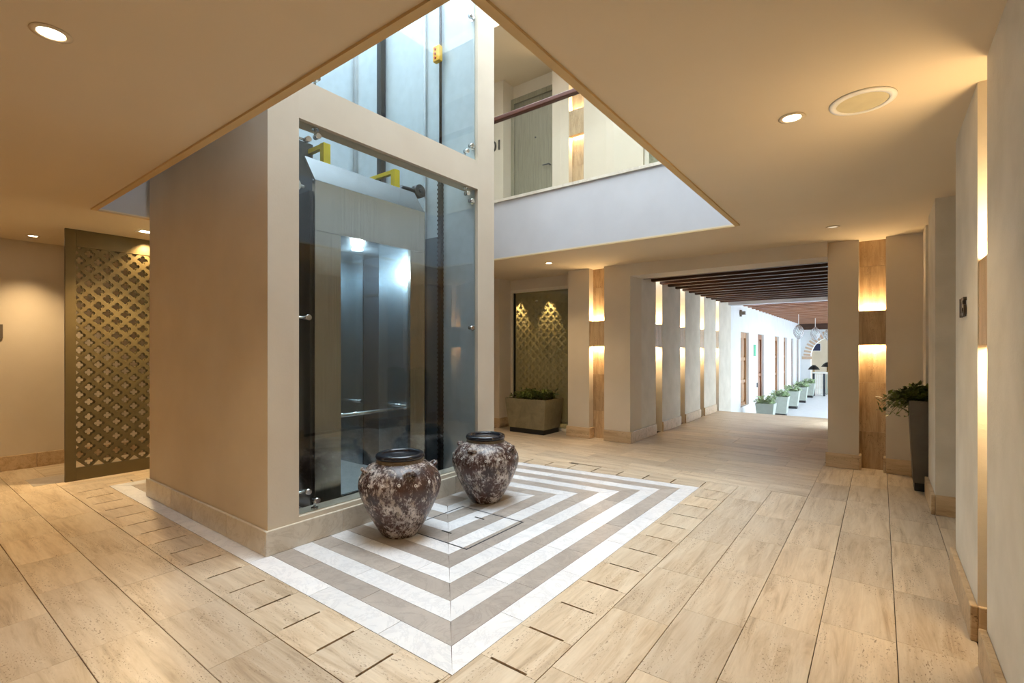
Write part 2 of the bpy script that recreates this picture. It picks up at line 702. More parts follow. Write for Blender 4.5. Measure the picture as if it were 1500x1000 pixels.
# far part: rows along x, to the corridor
y = 5.62
while y < YF + 0.25:
    tile_run(-5.75, -0.571 if y < 7.3 else -0.5, y, min(y + 0.32, 7.54), 'x', lens=(0.96, 1.28, 0.64))
    y += 0.32
y = 7.54
while y < 9.4:
    tile_run(-3.12, -0.5, y, y + 0.32, 'x', lens=(0.96, 1.28))
    y += 0.32
mb = MB()
while y < 12.3:          # too small to tell apart from here
    x = -3.12
    while x < -0.5:
        L = random.choice((0.64, 0.96))
        x1 = min(x + L, -0.5)
        mb.box((x + GS / 2, y + GL / 2, -TH), (x1 - GS / 2, min(y + 0.32, 12.34) - GL / 2, 0))
        x = x1
    y += 0.32
tag(mb.build('corridor_tile', 'travertine', floor), kind='stuff')
mb = MB()
for i in range(10):      # floor behind the camera
    for j in range(9):
        mb.box((-8.39 + i * 0.88, -3.0 + j * 0.32, -TH), (-8.39 + i * 0.88 + 0.878, -3.0 + j * 0.32 + 0.317, 0))
tag(mb.build('paving_tile', 'travertine', floor), kind='stuff')

# striped marble carpet round the lift shaft ---------------------------------
STEP_N = 0.1535


def zc(k):
    """corner points of ring k: far left end, near left end, near right, far right"""
    n_y = 1.5825 + STEP_N * k
    r_x = -1.525 - STEP_N * k
    f_y = 5.325 - 0.160 * k
    return n_y, r_x, f_y


FAR_SLOPE = 0.094


def far_y(k, x):
    n_y, r_x, f_y = zc(k)
    return f_y + FAR_SLOPE * (x - r_x)


def poly_tile(pts, mat, name='stripe_tile'):
    g = 0.0012
    cx = sum(p[0] for p in pts) / len(pts)
    cy = sum(p[1] for p in pts) / len(pts)
    q = []
    for x, yy in pts:
        q.append((x + (g if x < cx else -g), yy + (g if yy < cy else -g)))
    MB().prism(q, -TH, random.uniform(-0.0004, 0.0003)).build(name, mat, floor)


def leg_cuts(lo, hi, off, L=0.645):
    c = [lo]
    p = lo + off
    while p < hi - 0.12:
        if p > lo + 0.1:
            c.append(p)
        p += L
    c.append(hi)
    return c


XB = -3.44
for k in range(13):
    mat = 'marble_white' if k % 2 == 0 else 'marble_grey'
    n0, r0, f0 = zc(k)
    n1, r1, f1 = zc(k + 1)
    r1 = max(r1, XB)
    if n0 > f0 - 0.05:
        break
    # near leg (along x), mitred at the right
    cu = leg_cuts(XB, r0, [0.10, 0.38, 0.10, 0.22, 0.35, 0.2][k % 6] + 0.0)
    cu = [c for c in cu if c <= r1 - 0.15 or c == r0 or c == cu[0]]
    for a, b in zip(cu, cu[1:]):
        last = b == r0
        poly_tile([(a, n0), (b, n0), (r1 if last else b, n1), (a, n1)], mat)
    # right leg (along y), mitred at both ends
    cu = leg_cuts(n0, f0, [0.545, 0.72, 0.52, 0.36, 0.6, 0.45][k % 6])
    cu = [c for c in cu if c in (n0, f0) or n1 + 0.1 < c < f1 - 0.1]
    for a, b in zip(cu, cu[1:]):
        poly_tile([(r0, a), (r0, b), (r1, f1 if b == f0 else b), (r1, n1 if a == n0 else a)], mat)
    # far leg
    xe = XB if far_y(k + 1, XB) > 4.27 + 0.0 else XB
    xe = -5.2 if far_y(k + 1, -5.2) > 4.30 else XB
    cu = leg_cuts(xe, r0, [0.3, 0.45, 0.2, 0.5][k % 4])
    cu = [c for c in cu if c <= r1 - 0.15 or c == r0 or c == cu[0]]
    for a, b in zip(cu, cu[1:]):
        last = b == r0
        poly_tile([(a, far_y(k, a)), (b, far_y(k, b)), (r1 if last else b, far_y(k + 1, r1 if last else b)), (a, far_y(k + 1, a))], mat)
# white border along the shaft's side wall and round its left end
for a, b in zip([-6.58, -5.95, -5.31, -4.67, -4.03], [-5.95, -5.31, -4.67, -4.03, XB]):
    poly_tile([(a, 1.5825), (b, 1.5825), (b, 1.736), (a + (0.1535 if a < -6.5 else 0), 1.736)], 'marble_white')
for k in range(5):
    xa, xb = -6.58 + STEP_N * k, -6.58 + STEP_N * (k + 1)
    mat = 'marble_white' if k % 2 == 0 else 'marble_grey'
    ys = [1.5825 + STEP_N * k, 2.3, 2.95, 3.6]
    for a, b in zip(ys, ys[1:]):
        poly_tile([(xa, a), (xb, a + (STEP_N if a == ys[0] else 0)), (xb, b), (xa, b)], mat)
    if 0 < k < 5:
        poly_tile([(xa, ys[0]), (-5.79, ys[0]), (-5.79, ys[0] + STEP_N), (xb, ys[0] + STEP_N)], mat)

# drain-slot tiles that frame the carpet
SW = 0.013
for k in range(13):           # right
    yj = 1.4585 + 0.3185 * k
    if yj + 0.3185 > 5.64:
        break
    tile(-1.365, yj + 0.15925, 0.3185 - GS, 0.32 - GL, math.pi / 2, notch=(-0.104, 0.104, SW), name='slot_tile')
tile(-1.365, 1.36, 0.195, 0.32 - GL, math.pi / 2, name='slot_tile')
for k in range(17):           # near and along the shaft's side
    xj = -1.543 - 0.3108 * k
    if k == 0:
        tile((-1.543 - 1.525) / 2 + 0.0, 1.42, 0.0155, 0.32 - GL, 0, name='slot_tile')
    tile(xj - 0.1554, 1.422, 0.3108 - GS, 0.32 - GL, math.pi, notch=(-0.104, 0.104, SW), name='slot_tile')
for k in range(12):           # far, slightly skewed like the stripes
    xj = -1.52 - 0.3085 * k
    ya = far_y(0, xj - 0.154)
    o = tile(xj - 0.154, ya + 0.147, 0.3085 - GS, 0.285, math.pi, notch=(-0.11, 0.11, SW), name='slot_tile')
for k in range(7):            # left of the shaft
    yj = 1.80 + 0.31 * k
    tile(-6.74, yj + 0.155, 0.31 - GS, 0.32 - GL, math.pi / 2, notch=(-0.095, 0.095, SW), name='slot_tile')
tile(-6.74, 1.53, 0.53, 0.32 - GL, math.pi / 2, name='slot_tile')
# gap filler strips between slot rows and the rows beyond
for a, b in ((-4.6, -3.2), (-3.2, -1.8), (-1.8, -1.205)):
    ya, yb = far_y(0, (a + b) / 2) + 0.292, 5.618
    tile((a + b) / 2, (ya + yb) / 2, b - a - GS, max(yb - ya, 0.02), 0)

# access hatch in the carpet
hatch = thing('floor_hatch', 'square access hatch outlined in dark metal, set in the striped marble by the jars', 'hatch', (-2.75, 3.0, 0.0))
hx0, hx1, hy0, hy1, hw = -3.10, -2.40, 2.64, 3.355, 0.011
mb = MB()
mb.box((hx0, hy0, -0.001), (hx1, hy0 + hw, 0.0014)).box((hx0, hy1 - hw, -0.001), (hx1, hy1, 0.0014))
mb.box((hx0, hy0 + hw, -0.001), (hx0 + hw, hy1 - hw, 0.0014)).box((hx1 - hw, hy0 + hw, -0.001), (hx1, hy1 - hw, 0.0014))
mb.build('hatch_frame', 'dark_steel', hatch)
for yy in (2.803, 3.204):
    box('lifting_slot', (-2.815, yy - 0.008, -0.001), (-2.712, yy + 0.008, 0.0016), 'black', hatch)

# dark rectangle on the floor behind the screen
tag(box('floor_dark_rect', (-7.61, 1.09, -0.02), (-7.18, 1.62, 0.0025), 'marble_grey', floor))

# ------------------------------------------------------------------ walls
def skirting(side, segs, mat='travertine_base', h=0.177, t_=0.024, names='baseboard_'):
    """segs: (x0, y0, x1, y1) boxes in plan; pieces are children of one baseboard"""
    root = None
    for s in segs:
        o = MB().box((s[0], s[1], 0.0), (s[2], s[3], h)).build(names + side if root is None else 'baseboard_piece', mat, root, bevel=0.006)
        if root is None:
            root = struct(o)
    return root


# lift shaft
TW = 0.165
SXL, SXF, SY0, SY1 = -5.815, -3.455, 1.72, 4.255
GY0, GY1 = 1.953, 3.979
GZ0, GZ1, BZ1, ZT = 0.209, 3.18, 3.482, 7.5
wall_shaft = struct(MB().box((SXL, SY0, 0), (SXF, GY0 - 0.04, ZT)).build('wall_shaft_side', 'plaster'))
struct(MB().box((SXF - TW, GY0 - 0.04, 0), (SXF, GY0, ZT)).build('wall_shaft_jamb', 'plaster'))
struct(box('wall_shaft_far', (SXL, GY1, 0), (SXF, SY1, ZT), 'plaster'))
struct(box('wall_shaft_sill', (SXF - TW, GY0, 0), (SXF, GY1, GZ0), 'plaster'))
struct(box('wall_shaft_lintel', (SXF - TW, GY0, GZ1), (SXF, GY1, BZ1), 'plaster'))
struct(box('wall_shaft_back', (SXL, GY0 - 0.04, 0), (SXL + 0.2, GY1, ZT), 'shaft_wall'))
struct(box('wall_shaft_lining', (SXL + 0.2, GY1 - 0.006, -0.1), (SXF - 0.045, GY1 - 0.0005, ZT), 'shaft_wall'))
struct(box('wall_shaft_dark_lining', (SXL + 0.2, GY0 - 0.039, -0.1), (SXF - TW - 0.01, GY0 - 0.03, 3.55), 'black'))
struct(box('trim_ledge', (SXF - TW, GY0, GZ0), (SXF - 0.035, GY1, GZ0 + 0.006), 'marble_base'))
b = skirting('shaft', [(SXF, SY0 - 0.024, SXF + 0.024, 2.312), (SXF, 2.3135, SXF + 0.024, 2.96), (SXF, 2.9615, SXF + 0.024, 3.61), (SXF, 3.6115, SXF + 0.024, SY1 + 0.024),
                       (-4.055, SY0 - 0.024, SXF, SY0), (-4.71, SY0 - 0.024, -4.0565, SY0), (-5.19, SY0 - 0.024, -4.7115, SY0), (SXL - 0.024, SY0 - 0.024, -5.1915, SY0),
                       (SXL - 0.024, SY0, SXL, 2.9), (SXL - 0.024, 2.9015, SXL, SY1 + 0.024), (SXL, SY1, -4.6, SY1 + 0.024), (-4.5985, SY1, SXF, SY1 + 0.024)], 'marble_base')

# left wall
struct(box('wall_left', (XL - 0.3, -3.2, 0), (XL, 7.6, 6.3), 'plaster'))
skirting('left', [(XL, -3.0, XL + 0.024, 0.2), (XL, 0.2015, XL + 0.024, 1.3), (XL, 1.3015, XL + 0.024, 2.6), (XL, 2.6015, XL + 0.024, YF)])
# near wall behind the camera
struct(box('wall_near', (XL, -3.4, 0), (1.3, -3.2, 6.3), 'plaster'))

# right wall: piers between a lit niche, a door recess and a planter recess
ND = 0.16
for lo, hi in (((XR, -3.2), (1.3, 3.08)), ((XR + ND + 0.02, 3.08), (1.3, 3.352)), ((XR, 3.352), (1.3, 4.235)), ((XR + 0.55, 4.235), (1.3, 5.695)),
               ((XR, 5.695), (1.3, 6.455)), ((XR + 0.5, 6.455), (1.3, 6.86)), ((XR, 6.86), (1.3, 7.6))):
    struct(box('wall_right', (lo[0], lo[1], 0), (hi[0], hi[1], H), 'plaster_rough'))
struct(box('wall_right_upper', (1.1, -3.2, H), (1.3, 7.6, 6.3), 'plaster'))
skirting('right', [(XR - 0.03, -3.0, XR, 1.4), (XR - 0.03, 1.4015, XR, 3.08), (XR - 0.03, 3.328, XR, 4.235), (XR, 3.328, XR + ND, 3.352),
                   (XR - 0.03, 5.671, XR, 6.455), (XR, 5.671, XR + 0.55, 5.695), (XR - 0.03, 6.86, XR, 7.14)])

# far wall -----------------------------------------------------------------
PX = [-5.70, -4.213, -3.813, -3.543, -3.10]       # wall end, alcove end, niche, pier corner
AY = 7.55                                          # window plane in the alcove
YR = 7.27                                          # far wall right of the corridor
RX0, NX0, NX1 = -0.521, -0.206, 0.057
for lo, hi, mt in (((-8.39, YF), (PX[0], 7.7), 'plaster'), ((PX[1], YF), (PX[2], 7.62), 'plaster'), ((PX[2], YF + 0.16), (PX[3], 7.62), 'plaster'),
                   ((PX[3], YF), (PX[4], 7.62), 'plaster')):
    struct(box('wall_far', (lo[0], lo[1], 0), (hi[0], hi[1], H), mt))
struct(box('wall_far', (PX[0], AY - 0.02, 2.60), (PX[1], AY + 0.12, H), 'plaster'))
struct(box('wall_far', (PX[4], YF, 2.605), (RX0, 7.60, H), 'plaster'))          # over the corridor mouth
for lo, hi in (((RX0, YR), (NX0, 7.62)), ((NX0, YR + 0.16), (NX1, 7.62)), ((NX1, YR), (XR, 7.62))):
    struct(box('wall_far', (lo[0], lo[1], 0), (hi[0], hi[1], H), 'plaster'))
t_ = 0.024
skirting('far', [(PX[1] - t_, YF - t_, PX[2], YF), (PX[3], YF - t_, PX[4] + t_, YF), (PX[1] - t_, YF, PX[1], AY - 0.02), (PX[2], YF - t_, PX[2] + t_, YF + 0.15),
                 (PX[4], YF, PX[4] + t_, 8.25), (-8.39, YF - t_, PX[0] + t_, YF), (PX[0], YF, PX[0] + t_, AY - 0.02)])
skirting('far_right', [(RX0 - t_, YR - t_, NX0, YR), (NX0, YR - t_, NX0 + t_, YR + 0.15), (NX1 - t_, YR - t_, NX1, YR + 0.15), (NX1, YR - t_, XR - 0.03, YR)])

# corridor -------------------------------------------------------------------
CXW = -3.10
CN = [(8.26, 8.57), (9.555, 9.845), (10.87, 11.16), (12.14, 12.40)]
segs = [(7.62, 8.26), (8.57, 9.555), (9.845, 10.87), (11.16, 12.14), (12.40, 13.6)]
for a, b_ in segs:
    struct(box('wall_corridor', (CXW - 0.45, a, -0.62 if a > 12 else 0), (CXW, b_, 2.75), 'plaster_rough'))
for a, b_ in CN:
    struct(box('wall_corridor', (CXW - 0.45, a, 0), (CXW - 0.17, b_, 2.75), 'plaster_rough'))
skirting('corridor', [(CXW, a, CXW + t_, b_) for a, b_ in segs[1:4]])
for a, b_ in ((7.62, 10.95), (11.95, 12.3)):      # unseen opening added to let daylight into the corridor
    struct(box('wall_corridor_right', (RX0, a, 0), (RX0 + 0.3, b_, 2.75), 'plaster_rough'))
struct(box('wall_corridor_right', (RX0, 10.95, 2.15), (RX0 + 0.3, 11.95, 2.75), 'plaster_rough'))

# ------------------------------------------------------------------ ceilings and roof
def ring(name, x0, x1, y0, y1, z0, z1, mat):
    for lo, hi in (((x0, y0), (x1, OY0)), ((x0, OY1), (x1, y1)), ((x0, OY0), (OX0, OY1)), ((OX1, OY0), (x1, OY1))):
        struct(box(name, (lo[0], lo[1], z0), (hi[0], hi[1], z1), mat))


ring('ceiling', -8.7, 1.3, -3.4, 7.17, H, H + 0.012, 'ceiling_paint')
struct(box('ceiling', (PX[0] - 0.3, YF, H), (1.3, 7.7, H + 0.012), 'ceiling_paint'))
ring('ceiling_slab', -8.7, 1.3, -3.4, 7.6, H + 0.012, SF - 0.02, 'white_plaster')
ring('roof', -8.7, 1.3, -3.4, 7.6, 6.22, 6.4, 'ceiling_paint')
for lo, hi in (((OX0 - 0.15, OY0 - 0.15), (OX1 + 0.15, OY0)), ((OX0 - 0.15, OY1), (OX1 + 0.15, OY1 + 0.15)), ((OX0 - 0.15, OY0), (OX0, OY1)), ((OX1, OY0), (OX1 + 0.15, OY1))):
    struct(box('wall_skylight', (lo[0], lo[1], 6.4), (hi[0], hi[1], 7.5), 'white_plaster'))
# drip trim under the edge of the opening
e, d = 0.045, 0.014
tr = MB().box((OX0 - 0.012, OY0 - e, H - d), (OX1 + e, OY0, H)).build('trim_1', 'trim_paint')
struct(tr)
for lo, hi in (((OX0 - 0.012, OY1), (OX1 + e, OY1 + 0.012)), ((OX0 - 0.012, OY0), (OX0, OY1)), ((OX1, OY0), (OX1 + e, OY1))):
    box('trim_strip', (lo[0], lo[1], H - d), (hi[0], hi[1], H), 'trim_paint', tr)

# ------------------------------------------------------------------ upper floor
UY = 6.80
for lo, hi in (((-8.39, UY), (-5.315, 7.25)), ((-4.292, UY), (-3.983, 7.25)), ((-3.983, UY + 0.13), (-3.712, 7.25)), ((-3.712, UY), (-2.742, 7.25)),
               ((-1.6, UY), (1.1, 7.25)), ((-5.315, 7.10), (-4.292, 7.25))):
    struct(box('wall_upper', (lo[0], lo[1], SF - 0.02), (hi[0], hi[1], 6.22), 'plaster'))
struct(box('wall_upper', (-2.742, UY + 0.02, 5.8), (-1.6, 7.25, 6.22), 'plaster'))
struct(box('floor', (-8.39, OY1, SF - 0.02), (1.1, UY, SF), 'travertine'))
# door to the upper room
d1 = MB().box((-5.24, 7.06, SF), (-4.40, 7.098, 5.86)).build('door_1', 'grey_door')
struct(d1)
mb = MB().box((-5.345 + 0.035, 7.02, SF), (-5.24, 7.099, 5.95)).box((-4.40, 7.02, SF), (-4.30, 7.099, 5.95)).box((-5.24, 7.02, 5.86), (-4.40, 7.099, 5.95))
mb.build('door_frame', 'grey_door', d1)
MB().tube([(-4.50, 7.06, 4.62), (-4.50, 7.01, 4.62), (-4.62, 7.01, 4.62)], 0.011).build('door_handle', 'dark_steel', d1)
MB().tube([(-4.80, 7.066, 5.16), (-4.80, 7.05, 5.16)], 0.014).build('peephole', 'dark_steel', d1)
# upper window at the end of the wall
w2 = MB().box((-2.742, UY + 0.06, SF), (-2.68, UY + 0.12, 5.8)).box((-1.66, UY + 0.06, SF), (-1.6, UY + 0.12, 5.8)).box((-2.68, UY + 0.06, 5.74), (-1.66, UY + 0.12, 5.8)).box((-2.24, UY + 0.06, SF), (-2.19, UY + 0.12, 5.74)).build('window_2', 'window_frame')
struct(w2)
box('window_pane', (-2.68, UY + 0.08, SF), (-1.66, UY + 0.09, 5.74), 'window_glass', w2)
box('window_backing', (-2.742, UY + 0.4, SF), (-1.6, UY + 0.44, 5.8), 'shaft_wall', w2)

# parapet cap and glass balustrade
bal = thing('balustrade', 'frameless glass balustrade with dark wooden handrail along the upper landing', 'balustrade', (-3.6, OY1 + 0.05, SF))
box('stone_cap', (-5.95, OY1 - 0.02, SF - 0.02), (-1.15, OY1 + 0.16, SF + 0.018), 'marble_base', bal)
for a, b_ in ((-5.9, -4.72), (-4.71, -3.445), (-3.435, -2.18), (-2.17, -1.2)):
    box('glass_pane', (a, OY1 + 0.03, SF + 0.018), (b_, OY1 + 0.042, 4.83), 'rail_glass', bal)
box('handrail', (-5.95, OY1 - 0.005, 4.83), (-1.15, OY1 + 0.075, 4.895), 'wood_rail', bal, 0.012)


# ------------------------------------------------------------------ numerals
FIVE = None


def numeral(text, size, loc, rot, mat, label, cat='sign', group=None, depth=0.01, sx=1.0):
    cu = bpy.data.curves.new('numeral', 'FONT')
    cu.body = text
    cu.size = size
    cu.extrude = depth
    cu.offset = size * 0.018
    tmp = bpy.data.objects.new('tmp', cu)
    COL.objects.link(tmp)
    dg = bpy.context.evaluated_depsgraph_get()
    me = bpy.data.meshes.new_from_object(tmp.evaluated_get(dg))
    bpy.data.objects.remove(tmp)
    me.materials.clear()
    me.materials.append(M[mat])
    o = bpy.data.objects.new('room_number', me)
    COL.objects.link(o)
    o.location, o.rotation_euler = loc, rot
    o.scale = (sx, 1, 1)
    tag(o, label, cat, group)
    return o


numeral('105', 0.15, (XR - 0.008, 3.93, 1.645), (math.pi / 2, 0, -math.pi / 2), 'numeral', 'metal room number 105 raised on the right wall beside the lit niche', depth=0.007, sx=0.95)
numeral('201', 0.24, (-5.70, UY - 0.008, 5.01), (math.pi / 2, 0, 0), 'numeral_dark', 'dark room number half hidden by the shaft, beside the upper floor door', depth=0.008)
tag(box('door_sign', (XL, 0.90, 1.594), (XL + 0.015, 1.008, 1.758), 'sign_grey'), 'small grey plate on the left wall behind the lattice screen', 'sign')


# ------------------------------------------------------------------ wall niches with up-and-down lights
def niche(name, origin, rz, w, d, zb0, zb1, z0, z1, label, clad='travertine_clad', tiles=True, watt=1.0, group='niche lights', bd=0.07):
    """local axes: x across the niche, y into the wall, origin on the wall face at floor level, left edge"""
    r = thing(name, label, 'wall light', origin, rz, group)
    if tiles:
        zz = [z0] + [zb0 - 0.46 - 0.6 * k for k in range(3, -1, -1) if zb0 - 0.46 - 0.6 * k > z0 + 0.1] + [zb1 + 0.55] + [z1]
        zz = sorted(q for q in set(zz) if z0 <= q <= z1)
        for a, b_ in zip(zz, zz[1:]):
            MB().box((0.001, d - 0.018, a + 0.001), (w - 0.001, d - 0.0005, b_ - 0.001)).build('cladding_slab', clad, r, local=True)
    MB().box((0.002, 0.004, zb0), (w - 0.002, bd, zb1)).build('stone_block', clad, r, local=True)
    for z, rx, nm in ((zb1 - 0.012, math.pi, 'led_up'), (zb0 + 0.012, 0.0, 'led_down')):
        s = 1 if rx else -1
        MB().box((0.02, bd + 0.004, z - 0.01), (w - 0.02, bd + 0.022, z)).build('led_bar', 'white_paint', r, local=True)
        light(nm, 'AREA', (w / 2, bd + 0.035, z + s * 0.006), LED_W * watt, WARM, r, shape='RECTANGLE', size=w * 0.86, size_y=0.03, rot=(rx, 0, 0))
    return r


niche('niche_light', (PX[2], YF, 0), 0, PX[3] - PX[2], 0.16, 1.513, 1.925, 0.0, H, 'travertine block niche light on the far wall, left of the corridor mouth', watt=7)
niche('niche_light', (NX0, YR, 0), 0, NX1 - NX0, 0.16, 1.513, 1.925, 0.0, H, 'travertine block niche light right of the corridor, behind the tall planter', watt=7)
niche('niche_light', (XR, 3.352, 0), -math.pi / 2, 0.272, ND + 0.02, 1.475, 1.891, 0.0, H, 'tall niche light in the right wall, nearest the room number', watt=9)
for i, (a, b_) in enumerate(CN):
    q = ('first', 'second', 'third', 'fourth')[i]
    niche('niche_light', (CXW, a, 0), math.pi / 2, b_ - a, 0.17, 1.505, 1.90, 0.0, 2.62, q + ' lit niche along the corridor wall, counted from the lobby', watt=6.5, group='corridor niche lights')
niche('niche_light', (-3.983, UY, 0), 0, 0.271, 0.13, 4.875, 5.268, SF, 6.22, 'niche light on the upper floor wall, seen through the balustrade glass', watt=8)


# ------------------------------------------------------------------ ceiling lamps
def downlight(x, y, label, lit=True, r=0.046, watt=SPOT_W, z=H, aim=None, col=WARM, angle=1.9, blend=0.8):
    t = thing('downlight', label, 'ceiling light', (x, y, z), 0, 'recessed downlights')
    MB().lathe([(r, -0.001), (r + 0.022, -0.001), (r + 0.024, -0.004), (r + 0.004, -0.007), (r, -0.003)], 28, closed=True).build('trim_ring', 'ceiling_paint', t, local=True)
    MB().disc((0, 0, -0.001), r, -0.0025).build('lens', 'lamp_warm' if lit else 'lamp_off', t, local=True)
    if lit and watt > 0:
        light('bulb', 'SPOT', (0, 0, -0.02), watt, col, t, spot_size=angle, spot_blend=blend, shadow_soft_size=0.04, rot=aim)
    return t


downlight(-2.797, 0.479, 'bright round downlight in the ceiling left of the atrium opening')
downlight(-0.405, 3.22, 'lit downlight in the ceiling beside the round speaker')
downlight(-4.066, 6.343, 'small lit downlight in the ceiling over the far planter', r=0.042)
downlight(-7.93, 1.20, 'lit downlight in the ceiling behind the lattice screen, near the left wall', r=0.04, watt=130, angle=1.6, blend=1.0)
downlight(-0.409, 6.338, 'unlit downlight in the ceiling before the far wall niche', lit=False, r=0.042)
# unseen lamps added for fill, behind and beside the photographer
for x, y, lab in ((-0.405, 0.3, 'right above the photographer'), (-0.405, -2.0, 'behind the photographer, nearest the right wall'), (-2.8, -1.9, 'behind the photographer, second from the right wall'),
                  (-5.2, -1.9, 'behind the photographer, third from the right wall'), (-7.6, -0.6, 'outside the picture at the left wall'), (-7.4, 4.2, 'hidden behind the lattice screen'), (-7.4, 6.2, 'in the far left corner, hidden by the shaft')):
    downlight(x, y, 'added ceiling fill light ' + lab)

sq = thing('recessed_spotlight', 'square recessed spotlight in the ceiling shining on the lattice screen', 'ceiling light', (-6.62, 1.92, H))
MB().box((-0.08, -0.08, -0.006), (-0.05, 0.08, 0)).box((0.05, -0.08, -0.006), (0.08, 0.08, 0)).box((-0.05, -0.08, -0.006), (0.05, -0.05, 0)).box((-0.05, 0.05, -0.006), (0.05, 0.08, 0)).build('trim_frame', 'white_paint', sq, local=True)
MB().box((-0.05, -0.05, -0.004), (0.05, 0.05, -0.001)).build('lens', 'lamp_warm', sq, local=True)
light('bulb', 'SPOT', (0, 0, -0.03), 230, WARM, sq, spot_size=2.3, spot_blend=0.5, shadow_soft_size=0.05, rot=(-0.25, -0.40, 0))
light('wall_washer', 'SPOT', (-0.38, 0.16, -0.02), 55, WARM, sq, spot_size=1.9, spot_blend=1.0, shadow_soft_size=0.02, rot=(0, 0.30, 0))

sp = thing('ceiling_speaker', 'round flush speaker with a cream grille in the right ceiling', 'speaker', (-0.076, 3.235, H))
MB().lathe([(0.118, -0.004), (0.118, -0.012), (0.150, -0.008), (0.150, 0.0)], 40, closed=True).build('speaker_rim', 'white_paint', sp, local=True)
MB().disc((0, 0, 0.0), 0.118, -0.007, 40).build('grille', 'speaker_grille', sp, local=True)


# ------------------------------------------------------------------ lattice screen
def quatre(scale, n=40, d=0.0285, a=0.0213):
    pts = []
    for i in range(n):
        th = 2 * math.pi * i / n
        ph = (th + math.pi / 4) % (math.pi / 2) - math.pi / 4
        r = d * math.cos(ph) + math.sqrt(max(a * a - (d * math.sin(ph)) ** 2, 0))
        pts.append((r * scale * math.cos(th), r * scale * math.sin(th)))
    return pts


def lattice(y0, y1, z0, z1, p=0.167, th=0.03, n=40):
    """plate in the yz plane, facing +x, pierced by stepped quatrefoils on a diamond grid"""
    mb = MB()
    big, small = quatre(1.06, n), quatre(0.74, n)
    dia = []
    h = p / 2
    for i in range(n):
        t = 2 * math.pi * i / n
        k = h / (abs(math.cos(t)) + abs(math.sin(t)))
        dia.append((k * math.cos(t), k * math.sin(t)))
    loops = [(dia, th), (big, th), (big, th * 0.45), (small, th * 0.45), (small, 0.0), (dia, 0.0)]
    r = 0
    nz = int((z1 - z0) / h) + 2
    ny = int((y1 - y0) / p) + 2
    for r in range(nz):
        for c in range(ny):
            cy = y0 + c * p + (h if r % 2 else 0)
            cz = z1 - r * h
            if cy > y1 + 0.01 or cz < z0 - 0.01:
                continue
            vs, fs = [], []
            for lp, x in loops:
                vs += [(x, cy + u, cz + w) for u, w in lp]
            for L in range(len(loops) - 1):
                for i in range(n):
                    j = (i + 1) % n
                    fs.append((L * n + i, L * n + j, (L + 1) * n + j, (L + 1) * n + i))
            mb.add(vs, fs)
    return mb


SX, sy0, sy1, sz1 = -7.165, 1.333, 3.6, H
scr = thing('lattice_screen', 'tall bronze screen pierced with quatrefoils, standing by the left wall', 'screen', (SX, sy0, 0))
p = 0.167
lat = lattice(1.455, sy1, 0.16, 2.62, p)
lat.v = [(x + SX, y_, z) for x, y_, z in lat.v]
lat.build('lattice_panel', 'screen_metal', scr)
fb = 0.092
MB().box((SX - 0.004, sy0, 0.0), (SX + 0.036, sy0 + fb, sz1)).build('frame_stile', 'screen_metal', scr, bevel=0.003)
MB().box((SX - 0.004, sy0 + fb, 0.0), (SX + 0.036, sy1, 0.143)).build('bottom_rail', 'screen_metal', scr, bevel=0.003)
MB().box((SX - 0.004, sy0 + fb, 2.60), (SX + 0.036, sy1, sz1)).build('top_rail', 'screen_metal', scr, bevel=0.003)

# ------------------------------------------------------------------ alcove window with a lit lattice behind it
w1 = MB().box((PX[0], AY - 0.02, 0), (PX[0] + 0.05, AY + 0.05, 2.60)).box((PX[0] + 0.05, AY - 0.02, 2.545), (PX[1], AY + 0.05, 2.60)).box((PX[1] - 0.05, AY - 0.02, 0), (PX[1], AY + 0.05, 2.545)).box((PX[0] + 0.05, AY - 0.02, 0), (PX[1] - 0.05, AY + 0.05, 0.05)).build('window_1', 'window_frame')
struct(w1)
box('window_mullion', (PX[0] + 0.052, AY + 0.005, 0.05), (PX[0] + 0.085, AY + 0.045, 2.545), 'black', w1)
box('window_pane', (PX[0] + 0.085, AY + 0.015, 0.05), (PX[1] - 0.05, AY + 0.025, 2.545), 'window_glass', w1)
# shallow display case behind the pane
case = MB().box((PX[0] - 1.1, 8.5, 0), (PX[1] + 0.3, 8.6, 2.75)).box((PX[0] - 1.2, AY + 0.16, 0), (PX[0] - 1.1, 8.6, 2.75)).box((PX[1] + 0.2, AY + 0.13, 0), (PX[1] + 0.3, 8.6, 2.75)).box((PX[0] - 1.1, AY + 0.16, 2.65), (PX[1] + 0.2, 8.5, 2.75)).box((PX[0] - 1.1, AY + 0.16, -0.05), (PX[1] + 0.2, 8.5, 0.0)).build('wall_display', 'plaster')
struct(case)
ls = thing('lattice_screen', 'pale lattice screen lit from above, behind the alcove window', 'screen', (PX[1] - 0.7, 8.3, 0))
lat = lattice(-1.7, 0.75, 0.10, 2.5, 0.167, 0.03, 16)
lat.v = [(y_ + PX[1] - 0.75, 8.30 - x, z) for x, y_, z in lat.v]
lat.f = [f[::-1] for f in lat.f]
lat.build('lattice_panel', 'screen_white', ls)
for xx in (-6.02, -5.28):
    light('display_spot', 'SPOT', (xx, 8.12, 2.62), 110, WARM, None, spot_size=1.0, spot_blend=0.6, shadow_soft_size=0.02, rot=(0.16, 0, 0))

